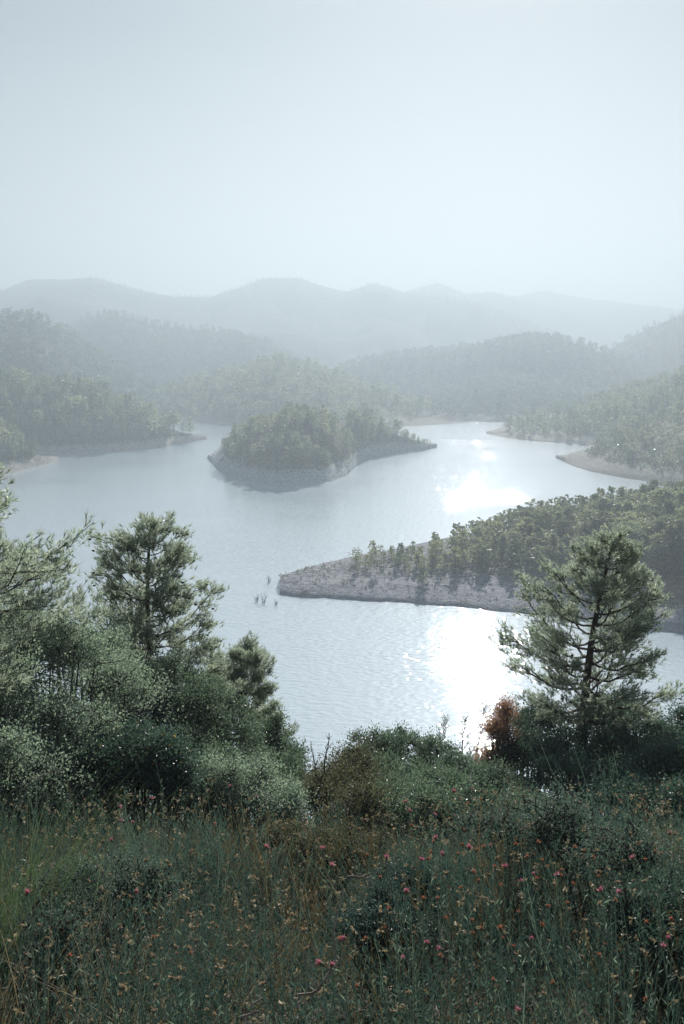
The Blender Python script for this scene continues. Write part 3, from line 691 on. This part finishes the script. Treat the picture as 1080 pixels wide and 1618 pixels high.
shrub('shrub', 'dense mid-green shrub round the foot of the slender left pine', 'shrub',
      [(235, 1120, 12, .62, .8), (310, 1120, 12, .62, .85), (370, 1160, 12, .52, .9), (280, 1190, 11.5, .7, .8), (395, 1200, 12, .42, 1.), (190, 1170, 11.5, .5, .8), (330, 1250, 10.5, .6, .8), (220, 1240, 10.5, .6, .8), (250, 1075, 12.2, .4, .8), (400, 1270, 10, .5, .7), (300, 1285, 9.6, .5, .7), (190, 1285, 9.6, .5, .7)], 'shrub', 13, .033, 2100, 38)
shrub('shrub', 'dark rounded shrub with yellow flecks in front of the left bushes', 'shrub',
      [(215, 1215, 9, .42, .85), (150, 1220, 9, .36, .8), (275, 1230, 9, .36, .8)], 'shrub_dark', 14, .032, 750, 36, extra=(110, 'yellow', .03))
shrub('shrub', 'slim dark shrub at the right end of the left bushes beside the water', 'shrub',
      [(425, 1165, 13, .26, 1.3), (450, 1205, 13, .28, 1.0), (445, 1240, 12, .4, .8)], 'shrub', 15, .038, 420, 32)
shrub('shrub', 'shrub with small silvery leaves below the dense left bushes', 'shrub',
      [(345, 1245, 9.5, .4, .8), (400, 1245, 9.5, .36, .8), (440, 1275, 9., .3, .8)], 'shrub_pale', 16, .028, 520, 36)
shrub('shrub', 'brownish open shrub with bare twig tips left of the round central shrub', 'shrub',
      [(530, 1240, 10, .36, .95), (570, 1225, 10.5, .34, .9), (500, 1270, 9.5, .32, .8), (570, 1290, 8.5, .35, .8)], 'shrub_olive', 17, .028, 620, 30, spread=.09)
shrub('shrub', 'round dark green shrub in the centre with dark limbs against the lake', 'shrub',
      [(600, 1190, 13, .42, .75), (650, 1185, 13, .42, .75), (690, 1215, 13, .38, .8), (625, 1235, 12, .5, .8), (570, 1215, 12.5, .33, .8), (640, 1260, 11, .5, .8)], 'shrub', 18, .034, 1000, 32, spread=.05)
shrub('shrub', 'low grey-green shrub sloping down right of the round central shrub', 'shrub',
      [(720, 1225, 12, .34, .8), (765, 1250, 11, .38, .7), (700, 1255, 10.5, .4, .7), (640, 1275, 9.5, .4, .7), (740, 1290, 8.6, .36, .7), (670, 1300, 8.4, .34, .7), (800, 1300, 8.6, .34, .7)], 'shrub', 19, .030, 950, 36)
shrub('shrub', 'rust-brown dying shrub left of the tall right pine', 'shrub',
      [(790, 1160, 14.2, .22, 1.2), (772, 1200, 14.2, .2, 1.2), (800, 1130, 14.5, .16, 1.3), (765, 1225, 14, .18, 1.), (810, 1190, 14.6, .2, 1.1)], 'shrub_rust', 20, .030, 420, 34, spread=.09)
shrub('shrub', 'dark shrub at the foot of the tall right pine', 'shrub',
      [(850, 1150, 15.5, .55, .9), (840, 1205, 14, .55, .9), (905, 1190, 14.5, .6, .8), (900, 1250, 12.5, .55, .8), (820, 1265, 12, .4, .8), (748, 1258, 12.5, .42, .8), (775, 1285, 11, .42, .8), (700, 1280, 11.5, .4, .8)], 'shrub_dark', 21, .042, 1400, 34)
shrub('shrub', 'dark spreading shrub behind and right of the tall right pine', 'shrub',
      [(955, 1140, 16, .6, .9), (1005, 1175, 15, .6, .9), (960, 1220, 14, .6, .8), (1030, 1240, 12.5, .6, .8), (980, 1270, 11, .5, .7)], 'shrub_dark', 22, .042, 1500, 34, extra=(8, 'orange', .05))
shrub('shrub', 'dark shrub cut by the right edge beside the water', 'shrub',
      [(1075, 1180, 16, .55, .9), (1110, 1140, 16, .5, 1.), (1090, 1235, 13, .65, .8), (1080, 1280, 10, .4, .7)], 'shrub_dark', 23, .042, 1000, 34)
for i, (lab, mt_, lumps) in enumerate([
    ('low grey-green cushion bush under the flower stalks at the left', 'sage', [(120, 1360, 4.6, .26, .7), (210, 1345, 4.9, .24, .7), (70, 1410, 4.2, .18, .7)]),
    ('dark low bush in the dip right of the middle of the flowery slope', 'herb', [(600, 1400, 4.4, .2, .8), (640, 1360, 5.0, .2, .8)]),
    ('brown-orange low bush in the hollow below the brownish open shrub', 'shrub_olive', [(500, 1310, 6.6, .3, .7), (570, 1310, 6.8, .26, .7), (450, 1300, 7.2, .2, .7)]),
    ('broad fine-leaved bush carrying flowers on the right mound', 'sage', [(880, 1350, 5.2, .3, .75), (980, 1370, 4.9, .28, .7), (800, 1330, 5.6, .28, .7)]),
    ('dark tangled bush low at the right edge', 'shrub_dark', [(1050, 1430, 4.0, .24, .7), (1090, 1390, 4.4, .22, .7)])]):
    shrub('low_bush', lab, 'bush', lumps, mt_, 40 + i, .015, 520, 36, spread=.05, sit=True, extra=(160, 'shrub_rust', .022) if mt_ == 'shrub_olive' else None)
# low scrub further down the slope
mb = MB(); r = np.random.default_rng(77)
for i in range(900):
    x = r.uniform(-40, 40); y = r.uniform(16, 92); z = float(near_z(x, y)); h = r.uniform(.5, 1.1)
    k = 30; q = r.normal(0, 1, (k, 3)) * [h * .5, h * .5, h * .3] + [x, y, z + h * .35]
    leaves(mb, q, .22, r, 0 if r.random() < .7 else 1, .8, None)
kind(mb.build('slope_scrub', [M['shrub'], M['herb2']]), 'stuff', 'low scrub on the slope below the near shrubs', 'scrub')
# thin saplings with reddish tips by the water
for i, (px, row, d, h) in enumerate([(708, 1200, 17, 1.05), (735, 1190, 60, 3.0), (757, 1175, 62, 2.2), (690, 1195, 17.5, .8), (740, 1215, 40, 1.6)]):
    q = at(px, row, d); q[2] = float(near_z(q[0], q[1]))
    top = at(px, [1130, 1118, 1112, 1150, 1160][i], d)[2]
    r = np.random.default_rng(90 + i); h = top - q[2]
    t = thing('sapling', ['thin upright leafy sapling between the central shrub and the water', 'tallest bare reddish sapling standing against the bright water', 'bare reddish sapling right of the tallest one, against the water', 'small thin sapling behind the right shoulder of the round central shrub', 'short bare sapling below the reddish ones by the water'][i], 'sapling', tuple(q))
    st = MB(); fo = MB(); zz = np.linspace(0, 1, 8)
    ax = np.stack([.03 * h * np.sin(zz * 6 + i), .02 * h * zz, zz * h], 1); rad = .012 * d / 15
    tube(st, ax, rad * (1 - .8 * zz), 4); P = []
    for k in range(40):
        u = r.uniform(.35, .98); c = np.array([np.interp(u, zz, ax[:, j]) for j in range(3)]); a = r.uniform(0, 6.28); l = .12 * h * (1.2 - u) + .05 * d / 15
        e = c + np.array([math.cos(a) * l * .5, math.sin(a) * l * .5, l]); tube(st, [c, e], [rad * .35, rad * .15], 3); P.append(c + (e - c) * r.uniform(.2, 1.1, 14)[:, None] + r.normal(0, .015 * d / 15, (14, 3)))
    leaves(fo, np.concatenate(P), .022 * d / 15, r, 0, .5)
    st.build('stem', M['bark'], t); fo.build('foliage', M['shrub' if i in (0, 3) else 'shrub_olive'], t)

# ------------------------------------------------------------------ flowery slope in front
MEADOW_Y = (1.6, 9.0)
def spot(r, n, y0=1.5, y1=8.5, half=.43, extra=.65):
    y = np.sqrt(r.uniform(y0 ** 2, y1 ** 2, n)); x = r.uniform(-1, 1, n) * (y * half + extra)
    return x, y, near_z(x, y)
def herb_proto(seed, h=1., nb=4, leafn=34, leafl=.024, curve=.2):
    r = np.random.default_rng(seed); st = MB()
    for k in range(nb):
        a = r.uniform(0, 6.28); s = np.linspace(0, 1, 5)[:, None]; l = h * r.uniform(.55, 1.)
        lean_ = r.uniform(.05, curve + .1)
        path = np.array([math.cos(a), math.sin(a), 0]) * l * lean_ * s ** 1.5 + [0, 0, 1] * (l * s) + r.normal(0, .012, (5, 3)) * s
        w_ = unit(np.array([r.normal(), r.normal(), 0.])) * .0017; q_ = 1 - .6 * s; i4 = np.arange(4)[:, None] * 2
        st.add(np.stack([path - w_ * q_, path + w_ * q_], 1).reshape(-1, 3), np.concatenate([i4 + [0, 1, 3], i4 + [0, 3, 2]], 0))
        m_ = leafn; u = r.uniform(.12, 1, m_)
        P = np.stack([np.interp(u, s[:, 0], path[:, j]) for j in range(3)], 1)
        leaves(st, P, leafl, r, 0, .16, np.repeat([[0, 0, 1.1]], m_, 0), fold=.1)
    return st.arrays()
def scatter_mesh(name, protos, x, y, z, r, mats, scale=(.7, 1.2), lean=.15, leandir=None, matsel=None):
    V = []; Fm = []; MI = []; n = 0
    for i in range(len(x)):
        v, f, m_ = protos[r.integers(len(protos))]; a = r.uniform(0, 6.28); c, s = math.cos(a), math.sin(a); k = r.uniform(*scale) * (1 + .75 * fbm(x[i] / .8 + 3, y[i] / .8 + 8, 2))
        vv = np.empty_like(v); vv[:, 0] = (v[:, 0] * c - v[:, 1] * s) * k; vv[:, 1] = (v[:, 0] * s + v[:, 1] * c) * k; vv[:, 2] = v[:, 2] * k
        lx, ly = r.normal(0, lean, 2)
        if leandir is not None: dl = leandir(x[i], y[i]); lx += dl[0]; ly += dl[1]
        vv[:, 0] += vv[:, 2] * lx + x[i]; vv[:, 1] += vv[:, 2] * ly + y[i]; vv[:, 2] += z[i] - .02
        V.append(vv); Fm.append(f + n); MI.append(np.full(len(f), matsel(x[i], y[i], r) if matsel else 0, np.int32)); n += len(v)
    o = link(name, make_mesh(name, np.concatenate(V), np.concatenate(Fm), mats, np.concatenate(MI))); return o
BR = at(15, 1590, 2.9)[:2]
def clear(x, y, z, r):
    d1 = np.hypot(x - BR[0] - .02, (y - BR[1] + .12) * .8) > .34; d2 = np.hypot(x - .10, (y - 2.5) * .8) > .30
    k = (d1 | (r.random(len(x)) < .06)) & (d2 | (r.random(len(x)) < .25)); return x[k], y[k], z[k]
r = np.random.default_rng(8)
protos = [herb_proto(400 + i, .62, 4, 20) for i in range(8)]
x, y, z = spot(r, 5600); kk = fbm(x / .5 + 20, y / .5, 3) > -.22 + .1 * r.normal(size=len(x)); x, y, z = clear(x[kk], y[kk], z[kk], r)
ld = lambda a, b: (-.22 * np.exp(-((a - 1.2) / 1.4) ** 2), -.05)
msel = lambda a, b, r_: 2 if fbm(a / .7, b / .9 + 30, 3) > .12 and r_.random() < .7 else 1 if r_.random() < (.14 + .4 * (fbm(a / .6 + 60, b / .6, 3) > .1) + .5 * math.exp(-((a - .05) / .45) ** 2 - ((b - 5.8) / 2.) ** 2)) else 0
o = scatter_mesh('wild_herbs', protos, x, y, z, r, [M['herb'], M['herb2'], M['sage']], (.6, 1.15), .2, ld, msel)
kind(o, 'stuff', 'dense dark grey-green herbs covering the near slope', 'herbs')
pr2 = [herb_proto(440 + i, .95, 3, 9, .02, .55) for i in range(8)]
x, y, z = clear(*spot(r, 1100, 1.7, 8.3), r)
o = scatter_mesh('tall_stalks', pr2, x, y, z, r, [M['sage'], M['herb2']], (.45, .82), .2, ld, lambda a, b, r_: int(r_.random() < .25))
kind(o, 'stuff', 'thin pale grey-green stalks rising out of the herbs', 'stalks')
xe = r.uniform(.2, 3.0, 2000); ye = np.sqrt(r.uniform(1., 64, 2000)); xe = (ye * .43 + .65 + xe) * r.choice([-1, 1], 2000)
o = scatter_mesh('side_herbs', protos, xe, ye, near_z(xe, ye), r, [M['herb'], M['herb2'], M['sage']], (.8, 1.3), .2, ld, msel)
kind(o, 'stuff', 'more grey-green herbs at both sides of the near slope', 'herbs')
# fine low cushion under them
x, y, z = spot(r, 9000, 1.3, 10.5)
mb = MB(); k = 8
P = np.repeat(np.stack([x, y, z], 1), k, 0) + r.normal(0, 1, (len(x) * k, 3)) * [.07, .07, .05] + [0, 0, .12]
leaves(mb, P[:60000], .045, r, 0, .3, np.repeat([[0, 0, .8]], 60000, 0)); leaves(mb, P[60000:], .045, r, 1, .3, np.repeat([[0, 0, .6]], len(P) - 60000, 0))
kind(mb.build('undergrowth', [M['herb'], M['herb2']]), 'stuff', 'matted low undergrowth below the herbs', 'undergrowth')
# fine-leaved scrub filling the space between the stalks
rr8 = np.random.default_rng(88); x, y, z = clear(*spot(rr8, 7500, 1.7, 9.0), rr8); kk = fbm(x / .45 + 70, y / .45, 3) > -.12; x, y, z = x[kk], y[kk], z[kk]
k = 20; hh_ = (.22 + .16 * fbm(x / .5, y / .5 + 11, 2))
P = np.repeat(np.stack([x, y, z], 1), k, 0) + rr8.normal(0, 1, (len(x) * k, 3)) * [.055, .055, .04]; P[:, 2] += np.repeat(hh_, k) * rr8.uniform(.35, 1.25, len(P))
mb = MB(); sel = np.repeat(fbm(x / .6 + 5, y / .6 + 50, 2) + .25 * rr8.normal(size=len(x)), k)
for lo_, hi_, mi_ in ((-9, .0, 0), (.0, .22, 1), (.22, 9, 2)):
    q_ = P[(sel >= lo_) & (sel < hi_)]; leaves(mb, q_, .02, rr8, mi_, .32, np.repeat([[0, 0, .7]], len(q_), 0))
kind(mb.build('low_scrub', [M['herb'], M['sage'], M['shrub_olive']]), 'stuff', 'fine-leaved low scrub between the flower stalks', 'scrub')
# dry grass patch
def blades(name, n, cx, cy, rx, ry, hgt, mt, seed, lean=(0, 0), curl=.5, width=.004, label=None):
    r = np.random.default_rng(seed); mb = MB(); g = r.normal(size=(n, 2)) * [rx, ry] + [cx, cy]; gz = near_z(g[:, 0], g[:, 1])
    s = np.linspace(0, 1, 5)
    a = r.uniform(0, 6.28, n); L_ = hgt * r.uniform(.5, 1.15, n); cu = curl * r.uniform(.3, 1.3, n)
    dx = np.cos(a) * cu + lean[0]; dy = np.sin(a) * cu + lean[1]
    px_ = g[:, 0, None] + dx[:, None] * L_[:, None] * s ** 1.7; py_ = g[:, 1, None] + dy[:, None] * L_[:, None] * s ** 1.7
    pz_ = gz[:, None] + L_[:, None] * (s - .25 * cu[:, None] * s ** 2) - .02
    wv = np.stack([-np.sin(a + .6), np.cos(a + .6), 0 * a], 1)[:, None, :] * (width * (1 - s * .9))[None, :, None]
    C = np.stack([px_, py_, pz_], 2); V = np.stack([C - wv, C + wv], 2).reshape(n, -1, 3)
    f = []
    for i in range(4): f += [(2 * i, 2 * i + 1, 2 * i + 3), (2 * i, 2 * i + 3, 2 * i + 2)]
    f = (np.array(f)[None] + (np.arange(n) * 10)[:, None, None]).reshape(-1, 3)
    mb.add(V.reshape(-1, 3), f); return mb
g = blades('g', 1500, .12, 2.55, .28, .3, .32, 'straw', 3, (.2, -.1), .9)
kind(g.build('dry_grass', M['herb2']), 'stuff', 'patch of matted tan dry grass low in the middle', 'dry grass')
q = at(-5, 1330, 4.6); bz = blades('b', 300, q[0], q[1], .14, .16, 1.0, 'broom', 4, (.28, -.05), .4, .0026)
o = bz.build('broom_bush', M['broom']); o['label'] = 'bright green rush-like broom bush leaning in at the left edge'; o['category'] = 'bush'
q = at(40, 1430, 3.6); g = blades('g', 120, q[0], q[1], .25, .3, .7, 'straw', 5, (.1, 0), .8, .003)
o = g.build('dry_grass_tuft', M['straw']); o['label'] = 'loose straw-coloured grass tuft below the green broom at the left edge'; o['category'] = 'grass tuft'
# grey dry brush in the bottom left corner
q = at(15, 1590, 2.9); g = blades('g', 900, q[0], q[1], .14, .13, .28, 'rock', 6, (0, 0), 1.2, .003)
o = g.build('dead_brush', M['bark_light']); o['label'] = 'clump of grey dead brush in the bottom left corner'; o['category'] = 'brush'

# flower stalks: stem > none, head part; three kinds, each stalk a thing
def head_mesh(kind_, seed):
    r = np.random.default_rng(seed); mb = MB()
    if kind_ in ('pink', 'rust'):
        # calyx bulb below, brush of florets above
        s = np.linspace(0, 1, 5); tube(mb, np.stack([0 * s, 0 * s, -.018 + .022 * s], 1), [.002, .0065, .008, .007, .004], 7, 1)
        n = 46; a = r.uniform(0, 6.28, n); e = r.uniform(.1, 1., n); d = np.stack([np.cos(a) * e, np.sin(a) * e, .55 + .6 * (1 - e)], 1)
        needles(mb, np.zeros((n, 3)) + d * .004, d, r, 1, .020 if kind_ == 'pink' else .016, .0055, .15, 0)
    else:
        s = np.linspace(0, 1, 4); tube(mb, np.stack([0 * s, 0 * s, -.012 + .014 * s], 1), [.002, .006, .007, .003], 6, 1)
        n = 18; a = r.uniform(0, 6.28, n); d = np.stack([np.cos(a), np.sin(a), r.uniform(-.1, .8, n)], 1)
        needles(mb, d * .003, d, r, 1, .012, .006, .2, 0)
    return mb.mesh('flower_head', [M[{'pink': 'pink', 'rust': 'rustflower', 'tan': 'tan'}[kind_]], M['calyx']])
def stalk(seed, h=.75):
    r = np.random.default_rng(seed); mb = MB(); s = np.linspace(0, 1, 7)[:, None]
    path = np.array([r.normal(0, .08), r.normal(0, .08), 0]) * s ** 1.6 * h + [0, 0, h] * s + r.normal(0, .006, (7, 3)) * s; path[0] = 0
    tube(mb, path, .0026 * (1 - .5 * s[:, 0]), 4, 0)
    u = r.uniform(.1, .9, 16); P = np.stack([np.interp(u, s[:, 0], path[:, j]) for j in range(3)], 1)
    leaves(mb, P, .026, r, 0, .16, np.repeat([[0, 0, 1.]], 16, 0), fold=.1)
    return mb.mesh('stem', [M['stalk']]), path[-1], unit(path[-1] - path[-2])
STK = [stalk(500 + i) for i in range(8)]
HEADS = {k: [head_mesh(k, 600 + i) for i in range(4)] for k in ('pink', 'rust', 'tan')}
def flower(k, x, y, z, sc_, r, name, label, cat, group, lean=(0, 0), hs_=1.):
    t = thing(name, label, cat, (x, y, z - .02), group); t.rotation_euler = (lean[1] + r.normal(0, .1), lean[0] + r.normal(0, .12), r.uniform(0, 6.28)); t.scale = (sc_,) * 3
    sm, tip, td = STK[r.integers(8)]
    link('stem', sm, t); h = link('flower_head', HEADS[k][r.integers(4)], t, tuple(tip)); hf = hs_ / sc_ * min(.85, .27 + .11 * y); h.scale = (hf,) * 3
    h.rotation_euler = (r.normal(0, .5), r.normal(0, .5), r.uniform(0, 6))
def flower_at(k, px, row, d, r, name, label, cat, group, hs_=1.):
    q = at(px, row, d); z = float(near_z(q[0], q[1])); sc_ = (q[2] - z) / .75
    if .5 < sc_ < 2.2: flower(k, q[0], q[1], z, sc_, r, name, label, cat, group, hs_=hs_); return True
    return False
r = np.random.default_rng(9)
def dist_for(row, r, h=.75):      # distance at which a stalk of height h shows its head on this row
    t = -ray(540, row)[1]; y = np.linspace(1.3, 9, 400); e = np.abs(H - t * y - (near_z(y * 0, y) + h)); return float(y[np.argmin(e)])
pinks = [(30, 1222), (52, 1238), (78, 1245), (92, 1250), (108, 1246), (143, 1241), (220, 1262), (245, 1262), (174, 1244), (137, 1268), (165, 1339), (182, 1367), (58, 1383), (202, 1298), (188, 1298), (333, 1281), (362, 1246), (380, 1256), (410, 1323), (523, 1345), (527, 1338),
         (640, 1238), (660, 1272), (649, 1268), (686, 1251), (700, 1256), (750, 1254), (763, 1246), (735, 1283), (838, 1274), (846, 1291), (853, 1294), (885, 1293), (881, 1324), (820, 1341), (700, 1341), (706, 1343), (725, 1348), (713, 1355), (668, 1331), (690, 1365), (665, 1377), (823, 1376), (785, 1395), (851, 1395), (773, 1311),
         (1056, 1310), (992, 1325), (1012, 1339), (1039, 1350), (1065, 1355), (966, 1340), (1026, 1400), (1037, 1405), (1038, 1406), (898, 1448), (935, 1489), (662, 1510), (590, 1515), (565, 1528), (570, 1525), (562, 1550), (785, 1575), (600, 1460), (652, 1404), (520, 1605)]
for px, row in pinks:
    d = dist_for(row, r, r.uniform(.62, .9)); flower_at('pink', px + r.normal(0, 1.5), row, d, r, 'thistle', 'pink flower head on a thin stalk ' + ('in front of the big left shrubs' if px < 460 and row < 1400 else 'low in the picture by the dry grass' if row > 1440 else 'below the round central shrub' if px < 620 else 'on the flowery right mound' if px < 920 else 'at the right end of the slope'), 'flower', 'pink flowers on the near slope', hs_=r.uniform(.9, 1.3))
rusts = [(145, 1262), (150, 1470), (295, 1490), (300, 1492), (620, 1300), (760, 1274), (805, 1284), (822, 1290), (849, 1243), (957, 1275), (918, 1256), (736, 1328), (745, 1343), (675, 1342), (813, 1330), (853, 1304), (866, 1301), (775, 1368), (698, 1386), (865, 1375), (898, 1345), (1004, 1354), (1010, 1327), (1077, 1377), (988, 1411), (840, 1425), (768, 1445), (618, 1410), (760, 1489), (597, 1495), (1026, 1340), (848, 1320), (673, 1350), (807, 1260), (690, 1333), (828, 1262), (940, 1296)]
rusts += [(float(r.normal(830, 110)), float(r.normal(1310, 38))) for _ in range(60)] + [(float(r.uniform(560, 1080)), float(r.uniform(1330, 1520))) for _ in range(35)]
for px, row in rusts:
    if row < 1246: continue
    d = dist_for(row, r, r.uniform(.62, .9)); flower_at('rust', px, row, d, r, 'thistle', 'rust-orange faded flower head on a thin stalk ' + ('in the left half of the slope' if px < 540 else 'on the flowery right mound' if row < 1360 else 'low right below the mound'), 'flower', 'rust-orange flower heads on the near slope', hs_=r.uniform(.8, 1.15))
for i in range(210):
    px = r.uniform(-10, 1090); row = 1290 + 320 * r.random() ** 1.1
    if i < 90: px = r.normal(240, 75); row = r.normal(1440, 70)
    elif i < 150: px = r.uniform(640, 1080); row = r.normal(1370, 60)
    if row < 1270 or row > 1625: continue
    d = dist_for(row, r, r.uniform(.6, .85)); flower_at('tan', px, row, d, r, 'seed_head', 'dry tan seed head on a thin stalk ' + ('low in the left corner of the slope' if px < 160 else 'in the crowded tan patch left of middle' if px < 420 else 'beside the dry hollow in the middle' if px < 640 else 'on the right mound' if row < 1400 else 'low on the right part of the slope'), 'seed head', 'dry tan seed heads on the near slope', hs_=r.uniform(.8, 1.5))
# further faded heads and buds, too many to count
mb = MB(); x, y, z = spot(r, 1500, 1.8, 7.5); hh = r.uniform(.35, .72, len(x))
P = np.stack([x, y, z + hh], 1); kk = 5
PP = np.repeat(P, kk, 0) + r.normal(0, .004, (len(P) * kk, 3)); leaves(mb, PP, .018, r, 0, .6, None)
kind(mb.build('faded_buds', M['straw']), 'stuff', 'tiny faded buds scattered through the herbs', 'buds')

# bare twigs and a dead stick
def stick(name, label, cat, pts, rad, mt, seed, twigs=0, group=None):
    r = np.random.default_rng(seed); pts = np.array(pts); b = pts[0].copy(); pts = pts - b
    s0 = np.linspace(0, 1, len(pts)); s1 = np.linspace(0, 1, 10); P = np.stack([np.interp(s1, s0, pts[:, j]) for j in range(3)], 1) + r.normal(0, .008, (10, 3))
    mb = MB(); tube(mb, P, rad * (1 - .6 * s1), 5)
    for k in range(twigs):
        i = r.integers(2, 9); dd = unit(r.normal(size=3) + [0, 0, .6] + unit(P[-1])) * r.uniform(.05, .16); tube(mb, [P[i], P[i] + dd * .5 + r.normal(0, .01, 3), P[i] + dd], [rad * .5, rad * .35, rad * .15], 3)
    o = mb.build(name, M[mt], None, loc=tuple(b)); o['label'] = label; o['category'] = cat
    if group: o['group'] = group
stick('dead_stick', 'short pale broken stick lying among the herbs near the middle', 'stick', [at(550, 1389, 4.0), at(568, 1385, 4.02), at(588, 1386, 4.05)], .008, 'bark_light', 1, 0)
stick('dead_twig', 'long curved pale twig in the herbs at lower centre', 'twig', [at(470, 1590, 2.5), at(505, 1565, 2.52), at(528, 1520, 2.55), at(532, 1470, 2.6)], .005, 'bark_light', 2, 5)
stick('dead_twig', 'forked pale twig rising at the bottom left of the dry grass', 'twig', [at(385, 1612, 2.4), at(398, 1590, 2.4), at(418, 1560, 2.42)], .004, 'bark_light', 3, 3)
stick('dead_twig', 'thin pale twig arching over the broom at the left edge', 'twig', [at(20, 1290, 5.2), at(50, 1232, 5.2), at(75, 1220, 5.25), at(100, 1212, 5.3)], .005, 'bark_light', 4, 3)
stick('dead_twig', 'bare upright twig sticking out above the brownish shrub by the water', 'twig', [at(500, 1260, 9.5), at(515, 1200, 9.5), at(520, 1158, 9.5)], .010, 'bark', 5, 9)
stick('dead_twig', 'second bare upright twig, left of the one above the brownish shrub', 'twig', [at(505, 1260, 9.6), at(497, 1215, 9.6), at(492, 1172, 9.6)], .008, 'bark', 6, 7)

# ------------------------------------------------------------------ haze
m, nt, out = mat('haze'); N = nt.nodes; pv = N.new('ShaderNodeVolumePrincipled')
pv.inputs['Color'].default_value = (.382, .441, .486, 1); pv.inputs['Density'].default_value = HAZE_DENS; pv.inputs['Anisotropy'].default_value = .42
nt.links.new(pv.outputs[0], out.inputs['Volume'])
mb = MB(); a, b0, b1, zb, zt = 5600, -1400, 5600, -9, HAZE_TOP
v = [(-a, b0, zb), (a, b0, zb), (a, b1, zb), (-a, b1, zb), (-a, b0, zt), (a, b0, zt), (a, b1, zt), (-a, b1, zt)]
mb.add(v, [(0, 2, 1), (0, 3, 2), (4, 5, 6), (4, 6, 7), (0, 1, 5), (0, 5, 4), (1, 2, 6), (1, 6, 5), (2, 3, 7), (2, 7, 6), (3, 0, 4), (3, 4, 7)])
kind(mb.build('haze', m), 'stuff', 'pale blue morning haze over the lake and hills', 'haze')
tot = sum(len(o.data.polygons) for o in sc.objects if o.type == 'MESH'); uniq = {}
for o in sc.objects:
    if o.type == 'MESH': uniq[o.data.name] = (len(o.data.polygons), o.name)
print('UNIQ', sum(a for a, b in uniq.values()), sorted(uniq.values(), reverse=True)[:24])
print('OBJECTS', len(sc.objects), 'TRIS incl shared', tot, 'max z', max((o.matrix_world @ Vector(c)).z for o in sc.objects if o.type == 'MESH' and o.name != 'haze' for c in o.bound_box))
